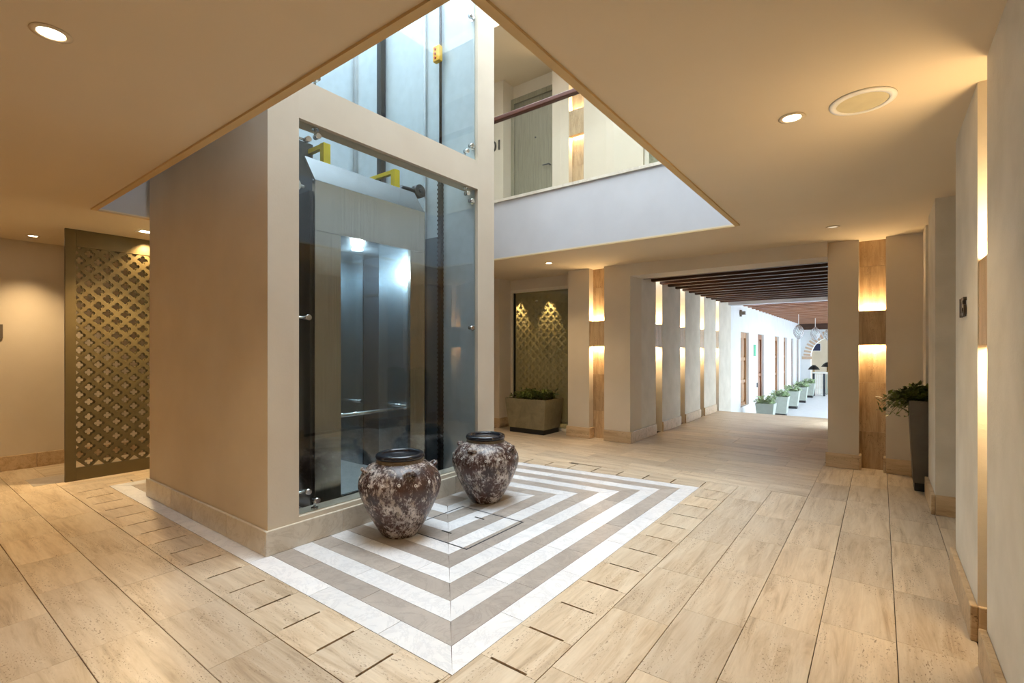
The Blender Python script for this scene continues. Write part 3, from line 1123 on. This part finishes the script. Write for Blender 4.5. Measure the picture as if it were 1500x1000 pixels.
# ------------------------------------------------------------------ lift glass
def fitting(name, p, arm, parent, disc=0.021):
    """round clamp on the pane with an arm to the masonry"""
    x, y_, z = p
    f = MB()
    f.tube([(x + 0.014, y_, z), (x - 0.04, y_, z)], disc, 16)
    f.tube([(x - 0.035, y_, z), (x - 0.035 + arm[0] * 0.4, y_ + arm[1] * 0.4, z + arm[2] * 0.4), (x - 0.035 + arm[0], y_ + arm[1], z + arm[2])], 0.010, 10)
    e = Vector((x - 0.035 + arm[0], y_ + arm[1], z + arm[2]))
    dv = Vector(arm).normalized()
    f.tube([e - dv * 0.012, e], 0.028, 16)
    o = f.build(name, 'chrome', parent)
    return o


GXF = -3.485
gl1 = thing('lift_glass', 'large lower glass pane closing the lift shaft front, behind the jars', 'glass pane', (GXF, 2.97, GZ0))
box('pane', (GXF - 0.010, GY0 + 0.004, GZ0 + 0.007), (GXF, GY1 - 0.004, GZ1 - 0.006), 'clear_glass', gl1)
for p_, arm in (((GXF, 2.045, 0.37), (0, -0.091, 0)), ((GXF, 2.118, 0.285), (0, 0, -0.069)), ((GXF, 2.045, 1.70), (0, -0.091, 0)), ((GXF, 2.045, 3.06), (0, -0.091, 0)),
                ((GXF, 2.125, 3.11), (0, 0, 0.069)), ((GXF, 3.855, 3.11), (0, 0, 0.069)), ((GXF, 3.92, 3.05), (0, 0.058, 0)), ((GXF, 3.92, 1.69), (0, 0.058, 0)), ((GXF, 3.92, 0.37), (0, 0.058, 0)), ((GXF, 3.85, 0.285), (0, 0, -0.069))):
    fitting('glass_clamp', p_, arm, gl1)
gl2 = thing('lift_glass', 'upper glass pane of the lift shaft above the concrete lintel', 'glass pane', (GXF, 2.97, BZ1))
box('pane', (GXF - 0.010, GY0 + 0.004, BZ1 + 0.004), (GXF, GY1 - 0.004, 6.1), 'clear_glass', gl2)
for p_, arm in (((GXF, 3.92, 3.64), (0, 0.058, 0)), ((GXF, 3.845, 3.555), (0, 0, -0.07)), ((GXF, 3.92, 5.03), (0, 0.058, 0)), ((GXF, 2.045, 3.64), (0, -0.091, 0)), ((GXF, 2.12, 3.555), (0, 0, -0.07))):
    fitting('glass_clamp', p_, arm, gl2)
struct(box('wall_shaft_head', (SXF - TW, GY0, 6.1), (SXF, GY1, 6.5), 'plaster'))

# shaft fittings: rails, cable, switch box
YS = GY1 - 0.006
rl = thing('guide_rail', 'dark steel guide rail on the shaft wall, left of the thin pale rail', 'rail', (-5.02, YS - 0.04, 0))
box('channel', (-5.10, YS - 0.05, -0.1), (-4.99, YS, 7.3), 'dark_steel', rl)
box('running_blade', (-5.00, YS - 0.10, -0.1), (-4.955, YS - 0.05, 7.3), 'black', rl)
tag(box('guide_rail', (-4.262, YS - 0.03, -0.1), (-4.232, YS, 7.3), 'chrome'), 'thin pale steel rail on the shaft wall beside the dark cable', 'rail')
tag(box('guide_rail', (-5.60, YS - 0.045, -0.1), (-5.555, YS, 7.3), 'chrome'), 'pale steel rail in the far corner of the shaft', 'rail')
cb = thing('travelling_cable', 'black ribbed cable hanging down the right shaft wall', 'cable', (-3.985, YS - 0.03, 0))
MB().tube([(-3.985, YS - 0.028, z) for z in (7.3, 5, 3.6)], 0.016).build('upper_cable', 'black_rubber', cb)
mb = MB()
mb.box((-4.01, YS - 0.045, -0.05), (-3.965, YS - 0.003, 3.42))
for k in range(64):
    z = 3.38 - k * 0.05
    mb.box((-4.017, YS - 0.052, z - 0.018), (-3.958, YS - 0.004, z))
mb.tube([(-3.985, YS - 0.028, 3.62), (-3.985, YS - 0.028, 3.40)], 0.016)
mb.build('chain_trunk', 'black_rubber', cb)
sb = thing('switch_box', 'yellow emergency switch box with red buttons on the shaft cable', 'switch', (-3.985, YS - 0.05, 4.72))
box('box_body', (-4.035, YS - 0.10, 4.70), (-3.935, YS - 0.045, 4.87), 'box_yellow', sb, 0.006)
for k in range(3):
    MB().tube([(-3.995, YS - 0.101, 4.735 + 0.048 * k), (-3.995, YS - 0.112, 4.735 + 0.048 * k)], 0.012, 12).build('button', 'red', sb)
struct(box('wall_shaft_shade', (-4.30, YS - 0.004, -0.1), (-4.04, YS - 0.0005, 2.75), 'shaft_shade'))  # thin dark sheet that paints the shadow low on the shaft wall

# ------------------------------------------------------------------ lift car
CXF = -3.80
car = thing('lift_car', 'stainless steel lift car with a glass front, stopped behind the shaft glass', 'lift', (-4.5, 2.91, 0.1))
cz0, cz1 = 0.10, 2.46
box('front_panel', (CXF - 0.04, 2.29, cz0), (CXF, 2.537, cz1), 'steel', car)
box('front_panel', (CXF - 0.04, 3.337, cz0), (CXF, 3.53, cz1), 'steel', car)
box('header', (CXF - 0.04, 2.29, cz1 + 0.003), (CXF + 0.002, 3.53, 2.885), 'steel', car)
MB().add([(CXF, 2.29, 2.888), (CXF, 3.53, 2.888), (CXF - 0.16, 3.53, 3.125), (CXF - 0.16, 2.29, 3.125),
          (CXF - 0.02, 2.29, 2.888), (CXF - 0.02, 3.53, 2.888), (CXF - 0.18, 3.53, 3.125), (CXF - 0.18, 2.29, 3.125)],
         [(0, 1, 2, 3), (7, 6, 5, 4), (0, 4, 5, 1), (3, 2, 6, 7), (1, 5, 6, 2), (0, 3, 7, 4)]).build('sloping_hood', 'hood_steel', car)
box('car_glass', (CXF - 0.035, 2.537, cz0 + 0.06), (CXF - 0.027, 3.337, cz1), 'clear_glass', car)
box('sill', (CXF - 0.05, 2.29, cz0 - 0.02), (CXF + 0.004, 3.53, cz0 + 0.06), 'steel', car)
box('side_wall', (-5.30, 2.27, cz0), (CXF - 0.042, 2.29, 2.75), 'black', car)
box('side_lining', (-5.26, 2.291, 0.12), (CXF - 0.042, 2.305, 2.5), 'car_steel', car)
box('side_wall', (-5.30, 3.53, cz0), (CXF - 0.042, 3.55, 2.75), 'black', car)
box('side_lining', (-5.26, 3.49, 0.12), (-4.80, 3.529, 2.5), 'car_steel', car)
box('side_lining', (-4.50, 3.49, 0.12), (CXF - 0.042, 3.529, 2.5), 'car_steel', car)
cp = box('control_column', (-4.795, 3.505, 0.12), (-4.505, 3.529, 2.5), 'dark_steel', car)
box('display_bar', (-4.78, 3.498, 2.06), (-4.52, 3.5045, 2.09), 'black', cp)
box('rear_door', (-5.29, 2.306, 0.12), (-5.262, 2.895, 2.5), 'car_steel', car)
box('rear_door', (-5.29, 2.90, 0.12), (-5.262, 3.488, 2.5), 'car_steel', car)
box('car_floor', (-5.30, 2.29, 0.08), (CXF - 0.042, 3.53, 0.12), 'marble_white', car)
box('car_ceiling', (-5.30, 2.29, 2.5), (CXF - 0.042, 3.53, 2.53), 'car_steel', car)
for (px_, py_, on) in ((-4.35, 3.10, True), (-4.9, 2.65, True)):
    MB().disc((px_, py_, 2.5), 0.055, -0.008).build('ceiling_lamp', 'lamp_cool', car)
light('bulb', 'POINT', (-4.35 + 4.5, 3.10 - 2.91, 2.40 - 0.1), 24, (0.75, 0.9, 1.0), car, shadow_soft_size=0.05)
light('bulb', 'POINT', (-4.9 + 4.5, 2.65 - 2.91, 2.40 - 0.1), 20, (0.75, 0.9, 1.0), car, shadow_soft_size=0.05)


def rail(pts, nm='handrail'):
    MB().tube(pts, 0.017, 12).build(nm, 'chrome', car)


rail([(CXF - 0.09, 2.40, 0.86), (CXF - 0.09, 3.42, 0.86)])
for ya in (2.56, 3.31):
    MB().tube([(CXF - 0.09, ya, 0.86), (CXF - 0.03, ya, 0.86)], 0.011, 8).build('rail_bracket', 'chrome', car)
rail([(-5.15, 3.43, 0.865), (-4.74, 3.43, 0.865)])
rail([(-4.39, 3.43, 0.865), (-3.97, 3.43, 0.865)])
for xa in (-5.1, -4.79, -4.34, -4.02):
    MB().tube([(xa, 3.43, 0.865), (xa, 3.49, 0.865)], 0.010, 8).build('rail_bracket', 'chrome', car)
# roof gear
box('roof_deck', (-5.30, 2.27, 2.75), (CXF - 0.05, 3.55, 2.80), 'black', car)
box('roof_machine', (-5.2, 2.20, 2.80), (-4.35, 2.60, 3.42), 'dark_steel', car)
box('roof_machine', (-4.85, 3.1, 2.80), (-4.25, 3.55, 3.16), 'black', car)
for y_, ln in ((2.58, 0.0), (3.40, 0.0)):
    g = MB()
    g.box((-4.14, y_ - 0.035, 2.80), (-4.08, y_ + 0.035, 3.36))
    g.box((-4.75, y_ - 0.03, 3.32), (-4.14, y_ + 0.012, 3.36))
    g.box((-4.75, y_ - 0.03, 2.80), (-4.70, y_ + 0.012, 3.32))
    g.build('yellow_guard', 'yellow', car)
g = MB()
g.tube([(-4.24, 3.50, 3.14), (-4.24, 3.60, 3.26), (-4.24, 3.82, 3.27)], 0.022, 10)
g.tube([(-4.20, 3.84, 3.27), (-4.28, 3.84, 3.27)], 0.075, 22)
g.tube([(-4.17, 3.84, 3.27), (-4.20, 3.84, 3.27)], 0.03, 14)
g.box((-4.27, 3.44, 2.80), (-4.21, 3.53, 3.16))
g.build('guide_roller', 'dark_steel', car)
g = MB()
g.tube([(-3.96, 2.21, 2.86), (-3.99, 2.21, 2.86)], 0.05, 20)
g.tube([(-3.975, 2.21, 2.86), (-3.975, 2.29, 2.86)], 0.015, 8)
g.build('guide_roller', 'white_paint', car)
mb = MB().box((SXL + 0.2, GY0 - 0.03, -0.19), (SXF - TW, GY1 - 0.006, -0.02))
struct(mb.build('floor', 'black'))


# ------------------------------------------------------------------ glazed jars
def jar(loc, rz, label):
    j = thing('glazed_jar', label, 'jar', loc, rz, 'pair of glazed jars')
    prof = [(0.0, 0.012), (0.125, 0.010), (0.135, 0.0), (0.142, 0.006), (0.165, 0.04), (0.20, 0.10), (0.238, 0.17), (0.276, 0.25), (0.305, 0.32), (0.320, 0.375), (0.322, 0.41),
            (0.315, 0.445), (0.297, 0.485), (0.268, 0.52), (0.232, 0.548), (0.198, 0.565), (0.184, 0.574), (0.178, 0.585)]
    MB().lathe(prof, 56).build('body', 'jar_glaze', j, local=True)
    MB().lathe([(0.180, 0.568), (0.186, 0.576), (0.178, 0.584), (0.183, 0.590), (0.180, 0.600), (0.150, 0.600), (0.150, 0.568)], 48, closed=True).build('neck', 'jar_neck', j, local=True)
    rim = MB().torus((0, 0, 0.616), 0.165, 0.025, n=56, k=12)
    rim.lathe([(0.146, 0.62), (0.150, 0.57), (0.20, 0.52), (0.26, 0.44), (0.25, 0.30), (0.12, 0.06), (0.0, 0.05)], 40)
    rim.build('rim', 'jar_rim', j, local=True)
    for k in range(4):
        a = math.pi / 4 + k * math.pi / 2
        ca, sa = math.cos(a), math.sin(a)
        tx, ty = -sa, ca
        pts = []
        for q in range(9):
            u = math.pi * q / 8
            off = 0.036 * math.cos(u)
            out = 0.040 * math.sin(u)
            rr = 0.262 + out * 0.75
            pts.append((rr * ca + tx * off, rr * sa + ty * off, 0.520 + out * 0.7 - 0.010))
        MB().tube(pts, [0.018] * 2 + [0.016] * 5 + [0.018] * 2, 10).build('lug', 'jar_glaze', j, local=True)
    mb = MB()
    for k in range(16):
        a = 2 * math.pi * k / 16 + 0.1
        z = 0.452 + 0.008 * math.sin(k * 2.1)
        r = 0.3125
        n_ = Vector((math.cos(a), math.sin(a), 0.35)).normalized()
        mb.torus((r * math.cos(a), r * math.sin(a), z), 0.0085, 0.0034, n_, 12, 6)
        if k % 2 == 0:
            mb.torus((0.246 * math.cos(a + .2), 0.246 * math.sin(a + .2), 0.539), 0.008, 0.003, (math.cos(a), math.sin(a), 1.2), 12, 6)
    tag(mb.build('ring_marks', 'jar_ring', j, local=True), kind='stuff')
    return j


jar((-3.045, 2.568, 0), 0.35, 'large brown jar with crusty white glaze, standing nearer, left of the hatch')
jar((-3.05, 3.625, 0), 1.0, 'large brown jar with crusty white glaze, standing farther, beyond the hatch')


# ------------------------------------------------------------------ planters
def leaf(mb, p, d, up, L, w):
    d = Vector(d).normalized()
    s = d.cross(Vector(up))
    if s.length < 1e-3:
        s = Vector((1, 0, 0))
    s = s.normalized()
    n_ = s.cross(d).normalized()
    p = Vector(p)
    vs = [p, p + d * L * 0.45 + s * w + n_ * w * 0.25, p + d * L - n_ * L * 0.12, p + d * L * 0.45 - s * w + n_ * w * 0.25, p + d * L * 0.5]
    mb.add(vs, [(0, 4, 1), (4, 2, 1), (0, 3, 4), (4, 3, 2)], True)


def sprigs(mb, base_pts, n, spread, h, L, w, seed, bias=(0, 0), droop=0.25, side=None):
    """leaves along curved stems"""
    rnd = random.Random(seed)
    stems = MB()
    for i in range(n):
        b = Vector(rnd.choice(base_pts)) + Vector((rnd.uniform(-.03, .03), rnd.uniform(-.03, .03), 0))
        a = rnd.uniform(0, 6.283)
        r = spread * rnd.uniform(0.3, 1.0)
        fb = rnd.random() ** 1.5
        tip = b + Vector((math.cos(a) * r + bias[0] * fb, math.sin(a) * r + bias[1] * fb, h * rnd.uniform(0.25, 1.0)))
        pts = []
        for k in range(7):
            u = k / 6
            q = b.lerp(tip, u)
            q.z += 0.25 * h * math.sin(u * math.pi) - droop * (r + 1.2 * math.hypot(*bias) * fb) * u * u
            if side:
                q.y = max(-side, min(side, q.y))
            pts.append(q)
        stems.tube(pts, 0.0022, 4, False)
        for k in range(1, 7):
            for _ in range(2):
                d = Vector((rnd.uniform(-1, 1), rnd.uniform(-1, 1), rnd.uniform(-.2, .8)))
                leaf(mb, pts[k], d, (rnd.uniform(-.3, .3), rnd.uniform(-.3, .3), 1), L * rnd.uniform(.7, 1.2), w * rnd.uniform(.7, 1.1))
    return stems


# long planter in the alcove
pl = thing('planter', 'long grey stone planter with low leafy plants before the alcove window', 'planter', (-4.93, 7.21, 0))
mb = MB().box((-0.36, -0.245, 0), (0.36, 0.245, 0.085))
mb.build('plinth', 'black', pl, local=True)
mb = MB()
a0, b0, a1, b1, z0, z1, ww = 0.375, 0.255, 0.43, 0.30, 0.085, 0.60, 0.03
vs = [(-a0, -b0, z0), (a0, -b0, z0), (a0, b0, z0), (-a0, b0, z0), (-a1, -b1, z1), (a1, -b1, z1), (a1, b1, z1), (-a1, b1, z1),
      (-a1 + ww, -b1 + ww, z1), (a1 - ww, -b1 + ww, z1), (a1 - ww, b1 - ww, z1), (-a1 + ww, b1 - ww, z1),
      (-a1 + ww, -b1 + ww, z1 - .05), (a1 - ww, -b1 + ww, z1 - .05), (a1 - ww, b1 - ww, z1 - .05), (-a1 + ww, b1 - ww, z1 - .05)]
PF = [(0, 3, 2, 1), (0, 1, 5, 4), (1, 2, 6, 5), (2, 3, 7, 6), (3, 0, 4, 7), (4, 5, 9, 8), (5, 6, 10, 9), (6, 7, 11, 10), (7, 4, 8, 11), (8, 9, 13, 12), (9, 10, 14, 13), (10, 11, 15, 14), (11, 8, 12, 15)]
mb.add(vs, PF).build('pot', 'planter_stone', pl, local=True)
MB().box((-a1 + ww, -b1 + ww, z1 - .07), (a1 - ww, b1 - ww, z1 - .045)).build('soil', 'soil', pl, local=True)
lv = MB()
st = sprigs(lv, [(x * 0.1, y_, z1 - .05) for x in range(-3, 4) for y_ in (-.15, 0, .15)], 110, 0.16, 0.22, 0.06, 0.017, 3)
tag(lv.build('foliage', 'leaf_dark', pl, local=True), kind='stuff')
tag(st.build('stems', 'leaf_dark', pl, local=True), kind='stuff')


def tall_planter(loc, a0, a1, h, plinth, mats, leafm, n, seed, label, group=None, bias=(0, 0), spread=0.16, hh=0.2, L=0.05, rz=0.0, droop=0.25, side=None):
    t = thing('planter', label, 'planter', loc, rz, group)
    MB().box((-a0 * .93, -a0 * .93, 0), (a0 * .93, a0 * .93, plinth)).build('plinth', 'black', t, local=True)
    z0, z1, w_ = plinth, h, 0.02
    vs = [(-a0, -a0, z0), (a0, -a0, z0), (a0, a0, z0), (-a0, a0, z0), (-a1, -a1, z1), (a1, -a1, z1), (a1, a1, z1), (-a1, a1, z1),
          (-a1 + w_, -a1 + w_, z1), (a1 - w_, -a1 + w_, z1), (a1 - w_, a1 - w_, z1), (-a1 + w_, a1 - w_, z1),
          (-a1 + w_, -a1 + w_, z1 - .05), (a1 - w_, -a1 + w_, z1 - .05), (a1 - w_, a1 - w_, z1 - .05), (-a1 + w_, a1 - w_, z1 - .05)]
    MB().add(vs, PF).build('pot', mats, t, local=True)
    MB().box((-a1 + w_, -a1 + w_, z1 - .07), (a1 - w_, a1 - w_, z1 - .045)).build('soil', 'soil', t, local=True)
    lv = MB()
    st = sprigs(lv, [(x * a1 * .5, y_ * a1 * .5, h - .05) for x in (-1, 0, 1) for y_ in (-1, 0, 1)], n, spread, hh, L, L * .27, seed, bias, droop, side)
    tag(lv.build('foliage', leafm, t, local=True), kind='stuff')
    tag(st.build('stems', leafm, t, local=True), kind='stuff')
    return t


tall_planter((0.41, 6.655, 0), 0.135, 0.172, 0.93, 0.085, 'planter_dark', 'leaf_dark', 170, 11, 'tall tapered dark planter with trailing leaves in the right wall recess', bias=(-0.30, -0.08), spread=0.14, hh=0.25, L=0.07, droop=0.5, side=0.12)

# ------------------------------------------------------------------ corridor and terrace ceiling
cc = MB().box((-3.12, 7.60, 2.74), (RX0 + 0.3, 13.31, 2.80)).build('ceiling_corridor', 'wood_board')
struct(cc)
for k in range(13):
    yb = 7.68 + k * 0.408
    box('ceiling_beam', (CXW + 0.001, yb - 0.05, 2.612), (RX0 - 0.001, yb + 0.05, 2.74), 'wood_dark', cc)
struct(box('ceiling_lintel', (-3.4, 13.32, 2.60), (RX0 + 0.2, 13.6, 2.98), 'white_plaster'))
ct = MB().box((-3.3, 13.6, 2.86), (0.2, 27.6, 2.95)).build('ceiling_terrace', 'wood_terrace')
struct(ct)
for k in range(24):
    yb = 14.0 + k * 0.56
    box('ceiling_beam', (-3.099, yb - 0.08, 2.70), (0.2, yb + 0.08, 2.86), 'wood_terrace', ct)
box('end_beam', (-3.099, 26.9, 2.42), (0.2, 27.15, 2.70), 'wood_dark', ct)

# unseen court piers and opposite wall, added to cut sky light on the terrace
for a, b_ in ((12.36, 14.2), (16.4, 17.6), (20.0, 21.2), (23.6, 24.8), (26.8, 27.5)):
    struct(box('wall_added_court', (-0.1, a, -0.62), (0.25, b_, 2.95), 'terrace_plaster'))
struct(box('wall_added_court_head', (-0.1, 13.6, 2.3), (0.25, 27.5, 2.95), 'terrace_plaster'))
struct(box('wall_added_across', (5.6, 7.0, -0.62), (6.0, 30.0, 6.0), 'terrace_plaster'))

# terrace wall with shuttered doors
DS = [(14.71, 15.78, 'wood_shutter'), (17.09, 18.12, 'wood_door'), (20.25, 21.2, 'wood_shutter'), (22.33, 23.2, 'wood_shutter'), (24.42, 25.1, 'wood_door'), (26.2, 26.9, 'wood_door')]
edges = [13.6]
for a, b_, _ in DS:
    edges += [a, b_]
edges.append(27.6)
for i in range(0, len(edges), 2):
    struct(box('wall_terrace', (CXW - 0.4, edges[i], -0.62), (CXW, edges[i + 1], 2.95), 'terrace_plaster'))
for i, (a, b_, mt) in enumerate(DS):
    zb = -0.15 if mt == 'wood_shutter' else -0.62
    struct(box('wall_terrace', (CXW - 0.4, a, 1.965), (CXW, b_, 2.95), 'terrace_plaster'))
    if zb > -0.6:
        struct(box('wall_terrace', (CXW - 0.4, a, -0.62), (CXW, b_, zb), 'terrace_plaster'))
    xd = CXW - 0.12
    dd = MB().box((xd - 0.05, a, zb), (xd, b_, 1.965)).build('door_%d' % (i + 2), mt)
    struct(dd)
    n = 3 if mt == 'wood_shutter' else 2
    hh = (1.80 - zb) / n
    f = MB()
    f.box((xd, a, zb), (xd + 0.05, a + 0.08, 1.965)).box((xd, b_ - 0.08, zb), (xd + 0.05, b_, 1.965)).box((xd, a + 0.08, 1.80), (xd + 0.05, b_ - 0.08, 1.965))
    for k in range(n):
        f.box((xd, a + 0.08, zb + k * hh), (xd + 0.035, b_ - 0.08, zb + k * hh + 0.09))
    f.box((xd, (a + b_) / 2 - 0.03, zb), (xd + 0.03, (a + b_) / 2 + 0.03, 1.80))
    f.build('door_frame', mt, dd)
    for k in range(n):
        for q in (0, 1):
            ya = a + 0.12 + q * (b_ - a) / 2 - (0.04 if q else 0)
            yb = ya + (b_ - a) / 2 - 0.2
            box('door_panel', (xd, ya, zb + k * hh + 0.14), (xd + 0.018, yb, zb + (k + 1) * hh - 0.05), mt, dd)
    if mt == 'wood_door':
        MB().tube([(xd + 0.05, a + 0.1, 0.35), (xd + 0.11, a + 0.1, 0.35)], 0.03, 10).build('door_knob', 'dark_steel', dd)
tag(box('exit_sign', (CXW, 16.45, 1.27), (CXW + 0.02, 16.72, 1.62), 'green_sign'), 'small green sign on the white terrace wall between the first two doors', 'sign')
tag(box('wall_switch', (CXW, 16.92, 0.28), (CXW + 0.02, 17.02, 0.42), 'dark_steel'), 'small dark plate on the white terrace wall beside the second door', 'switch')
tag(MB().box((CXW, 14.55, 2.43), (CXW + 0.14, 14.68, 2.52)).box((CXW, 14.58, 2.38), (CXW + 0.05, 14.65, 2.56)).build('wall_lamp', 'sign_grey'), 'little grey spotlight high on the white wall past the corridor', 'wall light')

# arch wall at the terrace end
EY = 27.5
AXc, AZs, AR = -1.72, 1.15, 0.95          # arch centre, springing, radius
mb = MB()
mb.box((-3.1, EY, -0.62), (AXc - AR, EY + 0.4, 2.9))
mb.box((AXc + AR, EY, -0.62), (3.0, EY + 0.4, 2.9))
N = 20
for i in range(N):
    a0, a1 = math.pi * i / N, math.pi * (i + 1) / N
    x0, x1 = AXc + AR * math.cos(a0), AXc + AR * math.cos(a1)
    zz0, zz1 = AZs + AR * math.sin(a0), AZs + AR * math.sin(a1)
    vs = [(x0, EY, zz0), (x1, EY, zz1), (x1, EY, 2.9), (x0, EY, 2.9), (x0, EY + .4, zz0), (x1, EY + .4, zz1), (x1, EY + .4, 2.9), (x0, EY + .4, 2.9)]
    mb.add(vs, [(0, 1, 2, 3), (7, 6, 5, 4), (0, 4, 5, 1)])
aw = struct(mb.build('wall_end', 'terrace_plaster'))
for i in range(22):
    a = math.pi * (i + 0.5) / 22
    ca, sa = math.cos(a), math.sin(a)
    r0, r1, hw_ = AR + 0.005, AR + 0.30, 0.046
    pts = [(r0, -hw_), (r1, -hw_), (r1, hw_), (r0, hw_)]
    vs = []
    for yy in (EY - 0.03, EY):
        for r, q in pts:
            vs.append((AXc + r * ca - q * sa, yy, AZs + r * sa + q * ca))
    MB().add(vs, [(0, 1, 2, 3), (7, 6, 5, 4), (0, 4, 5, 1), (1, 5, 6, 2), (2, 6, 7, 3), (3, 7, 4, 0)]).build('brick', 'brick', aw)
box('impost', (AXc - AR - 0.36, EY - 0.06, AZs - 0.14), (AXc - AR + 0.06, EY, AZs), 'brick', aw)
struct(box('ceiling', (-3.1, 27.9, 2.98), (3.0, 31.0, 3.1), 'terrace_plaster'))
struct(box('wall_added_room_left', (-3.3, 27.9, -0.62), (-3.1, 31.0, 3.0), 'plaster'))  # both side walls added to keep sky light out of the room
struct(box('wall_added_room_right', (2.8, 27.9, -0.62), (3.0, 29.6, 3.0), 'plaster'))
struct(box('wall_room_beyond', (-3.1, 31.0, -0.62), (3.0, 31.2, 3.0), 'plaster'))
struct(box('floor', (-3.1, 28.4, -0.8), (3.0, 31.0, -0.62), 'terrace_floor'))
tv = thing('television', 'small screen hanging inside the arch at the terrace end', 'television', (-2.45, 28.3, 1.3))
box('screen', (-2.78, 28.27, 1.42), (-2.34, 28.30, 1.76), 'tv_screen', tv)
box('bezel', (-2.80, 28.30, 1.40), (-2.32, 28.36, 1.78), 'white_paint', tv)
MB().tube([(-2.56, 28.33, 1.78), (-2.56, 28.33, 3.0)], 0.02).build('mount', 'white_paint', tv)

# pendants
pdn = None
for i, (x, y_, z) in enumerate(((-2.31, 20.0, 2.1), (-2.02, 22.4, 2.1), (-1.74, 24.6, 2.1))):
    if pdn is None:
        pdn = thing('pendant_lamp', '', 'pendant lamp', (0, 0, 0), 0, 'pendant lamps on the terrace')
        mb = MB()
        for k in range(12):
            for sgn in (1, -1):
                pts = []
                for q in range(13):
                    u = q / 12
                    a = 2 * math.pi * k / 12 + sgn * u * 2.2
                    r = 0.15 * math.sin(math.pi * u) ** 0.75 + 0.012
                    pts.append((r * math.cos(a), r * math.sin(a), 0.26 - 0.52 * u))
                mb.tube(pts, 0.008, 5)
        mb.build('cage', 'chrome', pdn, local=True)
        MB().lathe([(0.0, -0.2), (0.06, -0.17), (0.11, -0.06), (0.11, 0.06), (0.05, 0.19), (0.0, 0.2)], 20).build('glass_shade', 'clear_glass', pdn, local=True)
        MB().tube([(0, 0, 0.25), (0, 0, 0.762)], 0.012, 6).build('cord', 'white_paint', pdn, local=True)
        o = pdn
    else:
        o = copy_tree(pdn)
    o['label'] = ('round wire pendant lamp, leftmost over the terrace floor', 'round wire pendant lamp hanging before the brick arch, between two others', 'round wire pendant lamp half hidden by the right pier of the corridor')[i]
    o.location = (x, y_, z)

# terrace planters
tp = None
names = ('nearest pale planter at the corridor step', 'second pale planter from the corridor step', 'third pale planter from the corridor step', 'fourth pale planter from the corridor step', 'farthest pale planter, before the arch wall')
for i, yy in enumerate((14.9, 17.4, 19.95, 22.4, 25.0)):
    if tp is None:
        tp = tall_planter((-2.5, yy, -0.62), 0.17, 0.23, 0.62, 0.09, 'pale_planter', 'leaf_pale', 34, 21, names[0], 'pale planters along the terrace wall', spread=0.2, hh=0.26, L=0.10)
        o = tp
    else:
        o = copy_tree(tp)
        o.location = (-2.5, yy, -0.62)
        o.rotation_euler = (0, 0, math.pi / 2 * i)
    o['label'] = names[i]

# console table and black chairs under the arch
tb = thing('console_table', 'grey slatted bar counter with a pale top under the arch', 'counter', (-1.9, 26.2, -0.62))
box('table_top', (-2.45, 25.9, 0.40), (-1.3, 26.5, 0.46), 'white_paint', tb)
for x in (-2.40, -2.0, -1.4):
    box('leg', (x - 0.04, 25.94, -0.62), (x + 0.04, 26.02, 0.40), 'dark_steel', tb)
for k in range(5):
    box('slat', (-2.36 + k * 0.07, 25.96, -0.55), (-2.31 + k * 0.07, 25.99, 0.36), 'white_paint', tb)
for k in range(6):
    box('slat', (-1.94 + k * 0.085, 25.96, -0.55), (-1.88 + k * 0.085, 25.99, 0.36), 'pale_planter', tb)
MB().tube([(-2.4, 25.98, -0.5), (-1.4, 25.98, -0.5)], 0.02, 6).build('foot_rail', 'chrome', tb)
for x, lab, s in ((-2.42, 'black draped lamp left of the counter under the arch', 0.0), (-1.9, 'black draped lamp standing on the counter under the arch', 0.14)):
    t = thing('table_lamp', lab, 'lamp', (x, 26.22, 0.46))
    MB().lathe([(0.03, 0.0), (0.06, 0.0), (0.03, 0.03), (0.02, 0.12 + s)], 16).build('base', 'brass', t, local=True)
    MB().lathe([(0.24, 0.10 + s), (0.16, 0.22 + s), (0.06, 0.30 + s), (0.0, 0.31 + s)], 14, smooth=False).build('shade', 'black', t, local=True)
bk = thing('basket', 'small golden bowl on the counter beneath the black lamps', 'bowl', (-1.62, 26.1, 0.46))
MB().lathe([(0.0, 0.01), (0.09, 0.0), (0.15, 0.08), (0.16, 0.13), (0.145, 0.13), (0.13, 0.08), (0.0, 0.02)], 18).build('bowl', 'brass', bk, local=True)
